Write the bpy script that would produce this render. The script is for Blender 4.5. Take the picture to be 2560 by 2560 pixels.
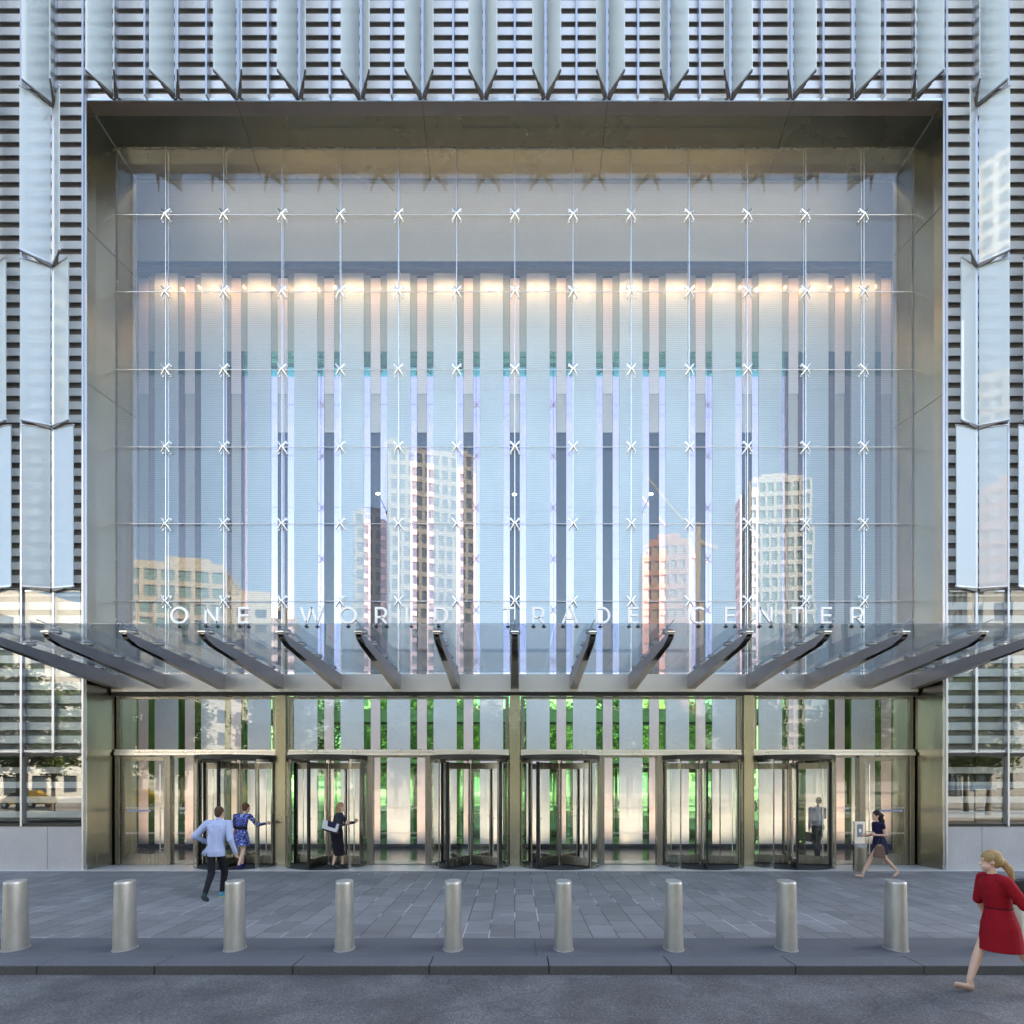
import bpy, bmesh, math, random
from mathutils import Vector, Matrix, noise
random.seed(7)
R = math.radians
for o in list(bpy.data.objects): bpy.data.objects.remove(o)
SC = bpy.context.scene
COL = SC.collection

# ------------------------------------------------------------------ camera, sky, sun, exposure
CAMZ = 2.33
F = 1500.0                      # focal length in photograph pixels (2560 wide)
cam_d = bpy.data.cameras.new('camera'); cam = bpy.data.objects.new('camera', cam_d); COL.objects.link(cam)
cam.location = (0, 0, CAMZ); cam.rotation_euler = (R(90), 0, 0)
cam_d.sensor_width = 36; cam_d.lens = F / 2560 * 36
cam_d.shift_x = -7 / 2560; cam_d.shift_y = 669 / 2560
cam_d.clip_start = 0.1; cam_d.clip_end = 3000
SC.camera = cam

SUN_EL, SUN_AZ = 38.0, 50.0     # azimuth from +y (behind the tower) towards +x
w = bpy.data.worlds.new('World'); SC.world = w; w.use_nodes = True
nt = w.node_tree; bg = nt.nodes['Background']
sky = nt.nodes.new('ShaderNodeTexSky'); sky.sky_type = 'NISHITA'; sky.sun_disc = False
sky.sun_elevation = R(SUN_EL); sky.sun_rotation = R(SUN_AZ); sky.air_density = 1.0; sky.dust_density = 2.2; sky.ozone_density = 1.0
nt.links.new(sky.outputs[0], bg.inputs[0]); bg.inputs[1].default_value = 0.13
sd = bpy.data.lights.new('sun', 'SUN'); sd.energy = 4.6; sd.angle = R(0.5); sd.color = (1.0, 0.93, 0.82)
sun = bpy.data.objects.new('sun', sd); COL.objects.link(sun)
sv = Vector((math.sin(R(SUN_AZ)) * math.cos(R(SUN_EL)), math.cos(R(SUN_AZ)) * math.cos(R(SUN_EL)), math.sin(R(SUN_EL))))
sun.rotation_euler = sv.to_track_quat('Z', 'Y').to_euler(); sun.location = sv * 60
SC.view_settings.view_transform = 'Standard'; SC.view_settings.look = 'None'
SC.view_settings.exposure = 2.58; SC.view_settings.gamma = 1.0
SC.view_settings.use_white_balance = True; SC.view_settings.white_balance_temperature = 7450; SC.view_settings.white_balance_tint = 9
SC.render.engine = 'CYCLES'
cy = SC.cycles
cy.max_bounces = 9; cy.glossy_bounces = 5; cy.diffuse_bounces = 3; cy.transmission_bounces = 6; cy.transparent_max_bounces = 32
cy.caustics_reflective = False; cy.caustics_refractive = False
cy.sample_clamp_indirect = 6.0; cy.use_denoising = True
try: cy.denoiser = 'OPENIMAGEDENOISE'
except Exception: pass

# ------------------------------------------------------------------ mesh helpers
def tag(o, label=None, cat=None, group=None, kind=None):
    if label: o['label'] = label
    if cat: o['category'] = cat
    if group: o['group'] = group
    if kind: o['kind'] = kind
    return o
def worldloc(o):
    v = Vector((0, 0, 0))
    while o is not None:
        v += o.location; o = o.parent
    return v
def thing(name, label, cat, loc=(0, 0, 0), group=None):
    o = bpy.data.objects.new(name, None); o.empty_display_size = .3
    o.location = loc; COL.objects.link(o)
    return tag(o, label, cat, group)

class MB:
    def __init__(s): s.v = []; s.f = []; s.mi = []; s.cur = 0; s.smooth = False; s.sm = []
    def add(s, vs, fs, smooth=False):
        b = len(s.v); s.v += [tuple(p) for p in vs]
        for f in fs:
            s.f.append(tuple(b + i for i in f)); s.mi.append(s.cur); s.sm.append(smooth)
        return s
    def box(s, x0, x1, y0, y1, z0, z1):
        v = [(x0, y0, z0), (x1, y0, z0), (x1, y1, z0), (x0, y1, z0), (x0, y0, z1), (x1, y0, z1), (x1, y1, z1), (x0, y1, z1)]
        return s.add(v, [(0, 3, 2, 1), (4, 5, 6, 7), (0, 1, 5, 4), (1, 2, 6, 5), (2, 3, 7, 6), (3, 0, 4, 7)])
    def hexa(s, v):  # 8 corners ordered as in box
        return s.add(v, [(0, 3, 2, 1), (4, 5, 6, 7), (0, 1, 5, 4), (1, 2, 6, 5), (2, 3, 7, 6), (3, 0, 4, 7)])
    def bar(s, a, b, wx, wy, up=(0, 0, 1)):
        a = Vector(a); b = Vector(b); d = (b - a).normalized(); u = Vector(up)
        if abs(d.dot(u)) > .99: u = Vector((0, 1, 0))
        sx = d.cross(u).normalized() * wx / 2; sz = sx.cross(d).normalized() * wy / 2
        v = [a - sx - sz, a + sx - sz, b + sx - sz, b - sx - sz, a - sx + sz, a + sx + sz, b + sx + sz, b - sx + sz]
        return s.hexa([tuple(p) for p in v])
    def cyl(s, a, b, r0, r1=None, n=16, caps=True, ey=1.0):
        r1 = r0 if r1 is None else r1
        a = Vector(a); b = Vector(b); d = (b - a).normalized()
        u = Vector((1, 0, 0)) if abs(d.x) < .9 else Vector((0, 1, 0))
        e1 = (u - d * u.dot(d)).normalized(); e2 = d.cross(e1)
        v = []
        for c, r in ((a, r0), (b, r1)):
            for i in range(n):
                t = 2 * math.pi * i / n
                v.append(tuple(c + e1 * r * math.cos(t) + e2 * r * ey * math.sin(t)))
        s.add(v, [(i, (i + 1) % n, n + (i + 1) % n, n + i) for i in range(n)], True)
        if caps:
            s.add(v, [tuple(range(n - 1, -1, -1)), tuple(range(n, 2 * n))])
        return s
    def rings(s, rings, close=True, smooth=True):
        n = len(rings[0]); v = [p for r in rings for p in r]; f = []
        for k in range(len(rings) - 1):
            for i in range(n):
                f.append((k * n + i, k * n + (i + 1) % n, (k + 1) * n + (i + 1) % n, (k + 1) * n + i))
        s.add(v, f, smooth)
        if close: s.add(v, [tuple(range(n - 1, -1, -1)), tuple(range((len(rings) - 1) * n, len(rings) * n))])
        return s
    def prism(s, poly, a0, a1, axis='y'):
        """poly: list of 2D points; extruded along axis between a0 and a1"""
        def P(p, t):
            return (p[0], t, p[1]) if axis == 'y' else ((t, p[0], p[1]) if axis == 'x' else (p[0], p[1], t))
        n = len(poly); v = [P(p, a0) for p in poly] + [P(p, a1) for p in poly]
        return s.add(v, [tuple(range(n)), tuple(range(2 * n - 1, n - 1, -1))] + [(i, n + i, n + (i + 1) % n, (i + 1) % n) for i in range(n)])
    def ellipsoid(s, c, rx, ry, rz, nu=16, nv=10, rot=None):
        c = Vector(c); v = []; f = []
        for j in range(1, nv):
            ph = math.pi * j / nv
            for i in range(nu):
                t = 2 * math.pi * i / nu
                p = Vector((rx * math.sin(ph) * math.cos(t), ry * math.sin(ph) * math.sin(t), rz * math.cos(ph)))
                if rot: p = rot @ p
                v.append(tuple(c + p))
        top = Vector((0, 0, rz)); bot = Vector((0, 0, -rz))
        if rot: top = rot @ top; bot = rot @ bot
        v += [tuple(c + top), tuple(c + bot)]; T = len(v) - 2; B = len(v) - 1
        for j in range(nv - 2):
            for i in range(nu):
                f.append((j * nu + i, (j + 1) * nu + i, (j + 1) * nu + (i + 1) % nu, j * nu + (i + 1) % nu))
        for i in range(nu):
            f.append((T, i, (i + 1) % nu)); f.append((B, (nv - 2) * nu + (i + 1) % nu, (nv - 2) * nu + i))
        return s.add(v, f, True)
    def mesh(s, name, mats, org=(0, 0, 0)):
        me = bpy.data.meshes.new(name); ox, oy, oz = org
        me.from_pydata([(x - ox, y - oy, z - oz) for x, y, z in s.v], [], s.f)
        for m in (mats if isinstance(mats, (list, tuple)) else [mats]): me.materials.append(m)
        me.polygons.foreach_set('material_index', s.mi)
        me.polygons.foreach_set('use_smooth', s.sm)
        bm = bmesh.new(); bm.from_mesh(me); bmesh.ops.recalc_face_normals(bm, faces=bm.faces); bm.to_mesh(me); bm.free()
        me.update(); return me
    def build(s, name, mats, parent=None, loc=None):
        """verts in world coordinates; the object is placed at loc (world) or at its parent's origin"""
        pw = worldloc(parent) if parent else Vector((0, 0, 0))
        org = Vector(loc) if loc is not None else pw
        me = s.mesh(name, mats, org)
        o = bpy.data.objects.new(name, me); COL.objects.link(o)
        if parent: o.parent = parent
        o.location = org - pw
        return o
def build_each(g, name, mats, parent):
    """boxes collected in one MB become one object each"""
    out = []
    for k in range(0, len(g.v), 8):
        q = MB(); q.hexa(g.v[k:k + 8]); out.append(q.build(name, mats, parent))
    return out
def copy_tree(o, parent=None):
    c = o.copy(); COL.objects.link(c)
    if parent: c.parent = parent
    for ch in list(o.children): copy_tree(ch, c)
    return c
def bevel(o, wdt=.006, seg=2):
    m = o.modifiers.new('bevel', 'BEVEL'); m.width = wdt; m.segments = seg; m.limit_method = 'ANGLE'
    return o

# ------------------------------------------------------------------ material helpers
def mat(name):
    m = bpy.data.materials.new(name); m.use_nodes = True
    return m, m.node_tree, m.node_tree.nodes['Principled BSDF'], m.node_tree.nodes['Material Output']
def N(t, typ, **kw):
    n = t.nodes.new(typ)
    for k, v in kw.items():
        if k.startswith('i_'): n.inputs[k[2:].replace('_', ' ')].default_value = v
        else: setattr(n, k, v)
    return n
def rgba(c): return (c[0], c[1], c[2], 1)
def ramp(t, stops, interp='LINEAR'):
    r = t.nodes.new('ShaderNodeValToRGB'); r.color_ramp.interpolation = interp
    e = r.color_ramp.elements
    while len(e) < len(stops): e.new(.5)
    for k, (p, c) in enumerate(stops):
        e[k].position = p; e[k].color = rgba(c) if len(c) == 3 else c
    return r
def plain(name, col, rough=.5, metal=0.0, var=.0, scale=8, bump=0.0, bscale=60, coord='Object', stretch=None, spec=.5):
    m, t, p, out = mat(name)
    p.inputs['Base Color'].default_value = rgba(col); p.inputs['Roughness'].default_value = rough
    p.inputs['Metallic'].default_value = metal; p.inputs['Specular IOR Level'].default_value = spec
    tc = N(t, 'ShaderNodeTexCoord'); mp = N(t, 'ShaderNodeMapping')
    t.links.new(tc.outputs[coord], mp.inputs[0])
    if stretch: mp.inputs['Scale'].default_value = stretch
    if var > 0:
        n = N(t, 'ShaderNodeTexNoise', i_Scale=scale, i_Detail=6.0, i_Roughness=.6)
        t.links.new(mp.outputs[0], n.inputs['Vector'])
        r = ramp(t, [(.25, tuple(c * (1 - var) for c in col)), (.75, tuple(min(1, c * (1 + var)) for c in col))])
        t.links.new(n.outputs[0], r.inputs[0]); t.links.new(r.outputs[0], p.inputs['Base Color'])
        r2 = N(t, 'ShaderNodeMapRange'); r2.inputs[3].default_value = max(.02, rough - .08); r2.inputs[4].default_value = min(1, rough + .1)
        t.links.new(n.outputs[0], r2.inputs[0]); t.links.new(r2.outputs[0], p.inputs['Roughness'])
    if bump > 0:
        n2 = N(t, 'ShaderNodeTexNoise', i_Scale=bscale, i_Detail=4.0)
        t.links.new(mp.outputs[0], n2.inputs['Vector'])
        b = N(t, 'ShaderNodeBump', i_Strength=bump, i_Distance=.01)
        t.links.new(n2.outputs[0], b.inputs['Height']); t.links.new(b.outputs[0], p.inputs['Normal'])
    return m
def glass(name, tint=(.97, .99, .98), ior=1.5, wave=.0, wscale=1.0, rough=0.0, haze=0.0, hazecol=(.8, .85, .9), frit=False):
    m, t, p, out = mat(name); t.nodes.remove(p)
    g = N(t, 'ShaderNodeNewGeometry')
    mx = N(t, 'ShaderNodeMix'); mx.data_type = 'FLOAT'
    mx.inputs[2].default_value = ior; mx.inputs[3].default_value = 1 / ior
    t.links.new(g.outputs['Backfacing'], mx.inputs[0])
    fr = N(t, 'ShaderNodeFresnel'); t.links.new(mx.outputs[0], fr.inputs['IOR'])
    tr = N(t, 'ShaderNodeBsdfTransparent'); tr.inputs[0].default_value = rgba(tint)
    gl = N(t, 'ShaderNodeBsdfGlossy'); gl.inputs['Roughness'].default_value = rough; gl.inputs['Color'].default_value = (1, 1, 1, 1)
    tc = N(t, 'ShaderNodeTexCoord')
    if wave > 0:
        n = N(t, 'ShaderNodeTexNoise', i_Scale=wscale, i_Detail=1.5)
        t.links.new(g.outputs['Position'], n.inputs['Vector'])
        b = N(t, 'ShaderNodeBump', i_Strength=wave, i_Distance=.01)
        t.links.new(n.outputs[0], b.inputs['Height']); t.links.new(b.outputs[0], gl.inputs['Normal'])
    base = tr
    if haze > 0 or frit:
        df = N(t, 'ShaderNodeBsdfDiffuse'); df.inputs[0].default_value = rgba(hazecol)
        tl = N(t, 'ShaderNodeBsdfTranslucent'); tl.inputs[0].default_value = rgba(hazecol)
        dm = N(t, 'ShaderNodeMixShader'); dm.inputs[0].default_value = .4
        t.links.new(df.outputs[0], dm.inputs[1]); t.links.new(tl.outputs[0], dm.inputs[2])
        hm = N(t, 'ShaderNodeMixShader'); hm.inputs[0].default_value = haze
        if frit:
            sp = N(t, 'ShaderNodeSeparateXYZ'); t.links.new(g.outputs['Position'], sp.inputs[0])
            mu = N(t, 'ShaderNodeMath', operation='MULTIPLY'); mu.inputs[1].default_value = 1 / .052
            t.links.new(sp.outputs[2], mu.inputs[0])
            frc = N(t, 'ShaderNodeMath', operation='FRACT'); t.links.new(mu.outputs[0], frc.inputs[0])
            gt = N(t, 'ShaderNodeMath', operation='GREATER_THAN'); gt.inputs[1].default_value = .62
            t.links.new(frc.outputs[0], gt.inputs[0])
            m2 = N(t, 'ShaderNodeMath', operation='MULTIPLY'); m2.inputs[1].default_value = haze
            t.links.new(gt.outputs[0], m2.inputs[0]); t.links.new(m2.outputs[0], hm.inputs[0])
        t.links.new(tr.outputs[0], hm.inputs[1]); t.links.new(dm.outputs[0], hm.inputs[2]); base = hm
    ms = N(t, 'ShaderNodeMixShader')
    t.links.new(fr.outputs[0], ms.inputs[0]); t.links.new(base.outputs[0], ms.inputs[1]); t.links.new(gl.outputs[0], ms.inputs[2])
    t.links.new(ms.outputs[0], out.inputs[0])
    return m
def emit(name, col, s):
    m, t, p, out = mat(name)
    p.inputs['Base Color'].default_value = rgba(col); p.inputs['Emission Color'].default_value = rgba(col)
    p.inputs['Emission Strength'].default_value = s
    return m

M = {}
M['steel'] = plain('brushed_steel', (.25, .24, .215), .26, 1.0, .08, 3, .10, 220, stretch=(1, 1, .03))
M['column'] = plain('gold_reflection_steel', (.38, .36, .27), .25, 1.0, .08, 1.2, .05, 3.0, stretch=(1, 1, .5))  # gold of the reflected trees put into the steel's base colour
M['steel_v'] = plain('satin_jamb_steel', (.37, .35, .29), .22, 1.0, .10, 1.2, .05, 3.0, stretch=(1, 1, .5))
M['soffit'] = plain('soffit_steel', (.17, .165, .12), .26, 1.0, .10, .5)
M['lip'] = plain('lip_steel', (.22, .19, .17), .35, 1.0, .1, .8)
M['bright'] = plain('bright_steel', (.80, .80, .80), .18, 1.0)
M['beam'] = plain('canopy_steel', (.60, .59, .58), .34, 1.0, .07, 2, .08, 160, stretch=(.05, 1, 1))
M['arm'] = plain('arm_steel', (.36, .345, .35), .32, 1.0, .07, 2)
M['dark'] = plain('dark_metal', (.03, .028, .026), .45, .4)
M['black'] = plain('black_seal', (.008, .008, .009), .7)
M['gap'] = plain('dark_mesh', (.34, .31, .29), .6, .3, .15, 300)
M['slat'] = plain('louvre_metal', (.86, .87, .90), .36, .40, .04, 1.5)
M['finframe'] = plain('fin_frame', (.55, .57, .62), .35, .9)
M['bracket'] = plain('fin_bracket', (.16, .15, .14), .45, .8)
M['glass_front'] = glass('facade_glass', (.93, .965, .97), 1.62, .07, .9, haze=.11, hazecol=(.55, .62, .78), frit=True)
M['glass_low'] = glass('clear_glass', (.95, .975, .965), 1.52, .10, 1.1)
M['glass_door'] = glass('door_glass', (.96, .98, .97), 1.45)
M['glass_side'] = glass('side_window_glass', (.80, .83, .84), 1.75, .10, .8)
M['glass_canopy'] = glass('canopy_glass', (.80, .85, .89), 1.45, haze=.10, hazecol=(.5, .56, .66))
M['letter'] = plain('white_letter', (.86, .86, .86), .35, .2)

def fin_glass():
    m, t, p, out = mat('frosted_fin_glass'); t.nodes.remove(p)
    g = N(t, 'ShaderNodeNewGeometry')
    mx = N(t, 'ShaderNodeMix'); mx.data_type = 'FLOAT'; mx.inputs[2].default_value = 1.75; mx.inputs[3].default_value = 1 / 1.75
    t.links.new(g.outputs['Backfacing'], mx.inputs[0])
    fr = N(t, 'ShaderNodeFresnel'); t.links.new(mx.outputs[0], fr.inputs['IOR'])
    rf = N(t, 'ShaderNodeBsdfRefraction'); rf.inputs['Color'].default_value = (.90, .96, .97, 1); rf.inputs['Roughness'].default_value = .34; rf.inputs['IOR'].default_value = 1.12
    tl = N(t, 'ShaderNodeBsdfTranslucent'); tl.inputs[0].default_value = (.84, .94, 1.0, 1)
    df = N(t, 'ShaderNodeBsdfDiffuse'); df.inputs[0].default_value = (.80, .92, 1.0, 1)
    a = N(t, 'ShaderNodeMixShader'); a.inputs[0].default_value = .75
    t.links.new(tl.outputs[0], a.inputs[1]); t.links.new(df.outputs[0], a.inputs[2])
    b = N(t, 'ShaderNodeMixShader'); b.inputs[0].default_value = .62
    t.links.new(rf.outputs[0], b.inputs[1]); t.links.new(a.outputs[0], b.inputs[2])
    gl = N(t, 'ShaderNodeBsdfGlossy'); gl.inputs['Roughness'].default_value = .03
    ms = N(t, 'ShaderNodeMixShader'); t.links.new(fr.outputs[0], ms.inputs[0]); t.links.new(b.outputs[0], ms.inputs[1]); t.links.new(gl.outputs[0], ms.inputs[2])
    t.links.new(ms.outputs[0], out.inputs[0])
    return m
M['fin'] = fin_glass()

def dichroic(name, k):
    """dichroic mirror coating: reflected trees, sky and header painted in as tints by height"""
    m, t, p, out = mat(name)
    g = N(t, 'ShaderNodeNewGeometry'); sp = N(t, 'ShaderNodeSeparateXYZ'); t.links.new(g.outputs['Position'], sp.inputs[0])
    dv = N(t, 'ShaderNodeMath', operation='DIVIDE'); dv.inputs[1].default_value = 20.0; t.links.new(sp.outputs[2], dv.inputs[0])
    st = [(0, (.34, .86, .36)), (.262, (.34, .86, .36)), (.263, (.98, .72, .93)), (.80, (.95, .70, .90)), (.801, (.18, .55, .46)), (.87, (.20, .50, .45)), (.871, (.42, .44, .48))]  # green, lavender and teal bands: reflections painted into the mirror tint
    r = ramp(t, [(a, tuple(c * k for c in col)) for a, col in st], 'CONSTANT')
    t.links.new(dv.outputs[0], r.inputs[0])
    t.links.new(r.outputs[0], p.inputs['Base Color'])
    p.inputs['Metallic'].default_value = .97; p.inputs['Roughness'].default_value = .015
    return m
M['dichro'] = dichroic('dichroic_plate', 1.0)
M['dichro_dim'] = dichroic('dim_dichroic_plate', .35)  # unused copy, dimness of the outer bays put into the tint
M['greyplate'] = plain('grey_reflection_plate', (.40, .47, .46), .15)  # matt grey painted in for the mirrors' dull reflection near the top
M['panel'] = plain('frosted_panel', (.66, .79, .93), .30, 0, .03, 2)
M['panel_dim'] = plain('shaded_frosted_panel', (.36, .38, .44), .25, 0, .05, 2)  # unused copy of the frosted panel with outer-bay shade in its colour
M['narrow'] = plain('ivory_panel', (.80, .77, .86), .35)
M['void'] = plain('dark_opening', (.030, .034, .055), .25)
M['bulk'] = plain('grey_perforated_panel', (.60, .585, .61), .5, 0, .05, 1)
M['ceil'] = plain('lobby_ceiling', (.62, .56, .40), .6)
M['navy'] = plain('navy_track', (.02, .025, .06), .4)
M['lobbyfloor'] = plain('lobby_floor_stone', (.035, .030, .028), .18, 0, .1, 5)
M['threshold'] = plain('pale_threshold_stone', (.55, .54, .52), .30, 0, .06, 12)
M['plinth'] = None
def granite(name, c0, c1, rough=.7, scale=90):
    m, t, p, out = mat(name)
    tc = N(t, 'ShaderNodeTexCoord')
    n = N(t, 'ShaderNodeTexNoise', i_Scale=scale, i_Detail=3.0, i_Roughness=.8); t.links.new(tc.outputs['Object'], n.inputs['Vector'])
    n2 = N(t, 'ShaderNodeTexNoise', i_Scale=1.3, i_Detail=5.0); t.links.new(tc.outputs['Object'], n2.inputs['Vector'])
    r = ramp(t, [(.38, c0), (.62, c1)]); t.links.new(n.outputs[0], r.inputs[0])
    mx = N(t, 'ShaderNodeMix'); mx.data_type = 'RGBA'; mx.blend_type = 'MULTIPLY'; mx.inputs[0].default_value = .5
    r2 = ramp(t, [(.3, (.78, .78, .8)), (.7, (1.1, 1.1, 1.1))]); t.links.new(n2.outputs[0], r2.inputs[0])
    t.links.new(r.outputs[0], mx.inputs[6]); t.links.new(r2.outputs[0], mx.inputs[7]); t.links.new(mx.outputs[2], p.inputs['Base Color'])
    p.inputs['Roughness'].default_value = rough
    b = N(t, 'ShaderNodeBump', i_Strength=.25, i_Distance=.004); t.links.new(n.outputs[0], b.inputs['Height']); t.links.new(b.outputs[0], p.inputs['Normal'])
    return m
M['plinth'] = granite('pale_granite', (.34, .335, .34), (.50, .49, .49), .6, 55)
M['kerb'] = granite('kerb_granite', (.055, .052, .050), (.10, .095, .09), .75, 60)
M['band'] = granite('dark_bluestone', (.088, .092, .104), (.13, .134, .148), .72, 45)

def paving():
    m, t, p, out = mat('granite_slab_paving')
    tc = N(t, 'ShaderNodeTexCoord'); mp = N(t, 'ShaderNodeMapping'); mp.inputs['Rotation'].default_value = (0, 0, R(90.0))
    t.links.new(tc.outputs['Object'], mp.inputs[0])
    # columns of varied width: warp x a little by steps
    br = N(t, 'ShaderNodeTexBrick'); br.offset = .37; br.squash = 1.0; br.offset_frequency = 2
    br.inputs['Scale'].default_value = 1.0; br.inputs['Mortar Size'].default_value = .008; br.inputs['Mortar Smooth'].default_value = .2
    br.inputs['Brick Width'].default_value = .74; br.inputs['Row Height'].default_value = .385; br.inputs['Bias'].default_value = 0.0
    br.inputs['Color1'].default_value = (.0, .0, .0, 1); br.inputs['Color2'].default_value = (1, 1, 1, 1); br.inputs['Mortar'].default_value = (.5, .5, .5, 1)
    t.links.new(mp.outputs[0], br.inputs['Vector'])
    r = ramp(t, [(0, (.172, .169, .170)), (.35, (.198, .195, .196)), (.7, (.215, .212, .214)), (1, (.248, .245, .248))])
    t.links.new(br.outputs['Color'], r.inputs[0])
    n = N(t, 'ShaderNodeTexNoise', i_Scale=38.0, i_Detail=5.0, i_Roughness=.85); t.links.new(tc.outputs['Object'], n.inputs['Vector'])
    rn = ramp(t, [(.35, (.70, .70, .70)), (.65, (1.28, 1.28, 1.28))]); t.links.new(n.outputs[0], rn.inputs[0])
    n3 = N(t, 'ShaderNodeTexNoise', i_Scale=.9, i_Detail=6.0, i_Roughness=.65); t.links.new(tc.outputs['Object'], n3.inputs['Vector'])
    rn3 = ramp(t, [(.3, (.72, .72, .74)), (.7, (1.15, 1.15, 1.15))]); t.links.new(n3.outputs[0], rn3.inputs[0])
    a = N(t, 'ShaderNodeMix'); a.data_type = 'RGBA'; a.blend_type = 'MULTIPLY'; a.inputs[0].default_value = 1
    t.links.new(r.outputs[0], a.inputs[6]); t.links.new(rn.outputs[0], a.inputs[7])
    b = N(t, 'ShaderNodeMix'); b.data_type = 'RGBA'; b.blend_type = 'MULTIPLY'; b.inputs[0].default_value = .8
    t.links.new(a.outputs[2], b.inputs[6]); t.links.new(rn3.outputs[0], b.inputs[7])
    vo = N(t, 'ShaderNodeTexVoronoi', i_Scale=3.2); t.links.new(tc.outputs['Object'], vo.inputs['Vector'])
    rv = ramp(t, [(.035, (.42, .42, .42)), (.06, (1, 1, 1))]); t.links.new(vo.outputs['Distance'], rv.inputs[0])
    b0 = b; b = N(t, 'ShaderNodeMix'); b.data_type = 'RGBA'; b.blend_type = 'MULTIPLY'; b.inputs[0].default_value = .7
    t.links.new(b0.outputs[2], b.inputs[6]); t.links.new(rv.outputs[0], b.inputs[7])
    # mortar: mostly dark, here and there chalky white
    n4 = N(t, 'ShaderNodeTexNoise', i_Scale=.75, i_Detail=2.0); t.links.new(tc.outputs['Object'], n4.inputs['Vector'])
    rm = ramp(t, [(.54, (.05, .05, .055)), (.60, (.50, .50, .52))]); t.links.new(n4.outputs[0], rm.inputs[0])
    c = N(t, 'ShaderNodeMix'); c.data_type = 'RGBA'
    t.links.new(br.outputs['Fac'], c.inputs[0]); t.links.new(b.outputs[2], c.inputs[6]); t.links.new(rm.outputs[0], c.inputs[7])
    t.links.new(c.outputs[2], p.inputs['Base Color']); p.inputs['Roughness'].default_value = .62
    iv = N(t, 'ShaderNodeMath', operation='SUBTRACT'); iv.inputs[0].default_value = 1.0; t.links.new(br.outputs['Fac'], iv.inputs[1])
    bm_ = N(t, 'ShaderNodeBump', i_Strength=.6, i_Distance=.006); t.links.new(iv.outputs[0], bm_.inputs['Height'])
    b2 = N(t, 'ShaderNodeBump', i_Strength=.25, i_Distance=.003); t.links.new(n.outputs[0], b2.inputs['Height']); t.links.new(bm_.outputs[0], b2.inputs['Normal'])
    t.links.new(b2.outputs[0], p.inputs['Normal'])
    return m
M['paving'] = paving()
def asphalt():
    m, t, p, out = mat('asphalt')
    tc = N(t, 'ShaderNodeTexCoord')
    n = N(t, 'ShaderNodeTexNoise', i_Scale=34.0, i_Detail=6.0, i_Roughness=.9); t.links.new(tc.outputs['Object'], n.inputs['Vector'])
    n2 = N(t, 'ShaderNodeTexNoise', i_Scale=1.1, i_Detail=7.0, i_Roughness=.7); t.links.new(tc.outputs['Object'], n2.inputs['Vector'])
    r = ramp(t, [(.38, (.048, .048, .050)), (.53, (.10, .10, .104)), (.64, (.22, .22, .225))]); t.links.new(n.outputs[0], r.inputs[0])
    r2 = ramp(t, [(.32, (.62, .62, .64)), (.5, (1.0, 1.0, 1.0)), (.7, (1.6, 1.6, 1.6))]); t.links.new(n2.outputs[0], r2.inputs[0])
    a = N(t, 'ShaderNodeMix'); a.data_type = 'RGBA'; a.blend_type = 'MULTIPLY'; a.inputs[0].default_value = 1
    t.links.new(r.outputs[0], a.inputs[6]); t.links.new(r2.outputs[0], a.inputs[7])
    # scuffs
    mp = N(t, 'ShaderNodeMapping'); mp.inputs['Scale'].default_value = (3.0, 9.0, 1); t.links.new(tc.outputs['Object'], mp.inputs[0])
    n3 = N(t, 'ShaderNodeTexNoise', i_Scale=1.6, i_Detail=9.0, i_Roughness=.75); t.links.new(mp.outputs[0], n3.inputs['Vector'])
    r3 = ramp(t, [(.66, (0, 0, 0)), (.74, (1, 1, 1))]); t.links.new(n3.outputs[0], r3.inputs[0])
    mul = N(t, 'ShaderNodeMath', operation='MULTIPLY'); mul.inputs[1].default_value = .6; t.links.new(r3.outputs[0], mul.inputs[0])
    c = N(t, 'ShaderNodeMix'); c.data_type = 'RGBA'; c.inputs[7].default_value = (.33, .33, .34, 1)
    t.links.new(mul.outputs[0], c.inputs[0]); t.links.new(a.outputs[2], c.inputs[6]); t.links.new(c.outputs[2], p.inputs['Base Color'])
    wn = N(t, 'ShaderNodeTexNoise', i_Scale=2.5, i_Detail=5.0); t.links.new(tc.outputs['Object'], wn.inputs['Vector'])
    wm = N(t, 'ShaderNodeVectorMath', operation='MULTIPLY_ADD'); wm.inputs[1].default_value = (.5, .5, .5); t.links.new(wn.outputs['Color'], wm.inputs[0]); t.links.new(tc.outputs['Object'], wm.inputs[2])
    vo = N(t, 'ShaderNodeTexVoronoi', i_Scale=.45); vo.feature = 'DISTANCE_TO_EDGE'; t.links.new(wm.outputs[0], vo.inputs['Vector'])
    rc = ramp(t, [(.003, (.45, .45, .45)), (.008, (1, 1, 1))]); t.links.new(vo.outputs['Distance'], rc.inputs[0])
    c2 = N(t, 'ShaderNodeMix'); c2.data_type = 'RGBA'; c2.blend_type = 'MULTIPLY'; c2.inputs[0].default_value = .45
    t.links.new(c.outputs[2], c2.inputs[6]); t.links.new(rc.outputs[0], c2.inputs[7]); t.links.new(c2.outputs[2], p.inputs['Base Color'])
    p.inputs['Roughness'].default_value = .82
    b = N(t, 'ShaderNodeBump', i_Strength=.5, i_Distance=.006); t.links.new(n.outputs[0], b.inputs['Height']); t.links.new(b.outputs[0], p.inputs['Normal'])
    return m
M['asphalt'] = asphalt()
M['plaza'] = plain('plaza_stone', (.30, .29, .27), .8, 0, .15, 1.5)
M['bollard'] = plain('bollard_metal', (.46, .45, .42), .40, .7, .18, 6, .05, 150, stretch=(1, 1, .5))
M['tower'] = plain('tower_cladding', (.45, .47, .50), .4, .3)

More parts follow.
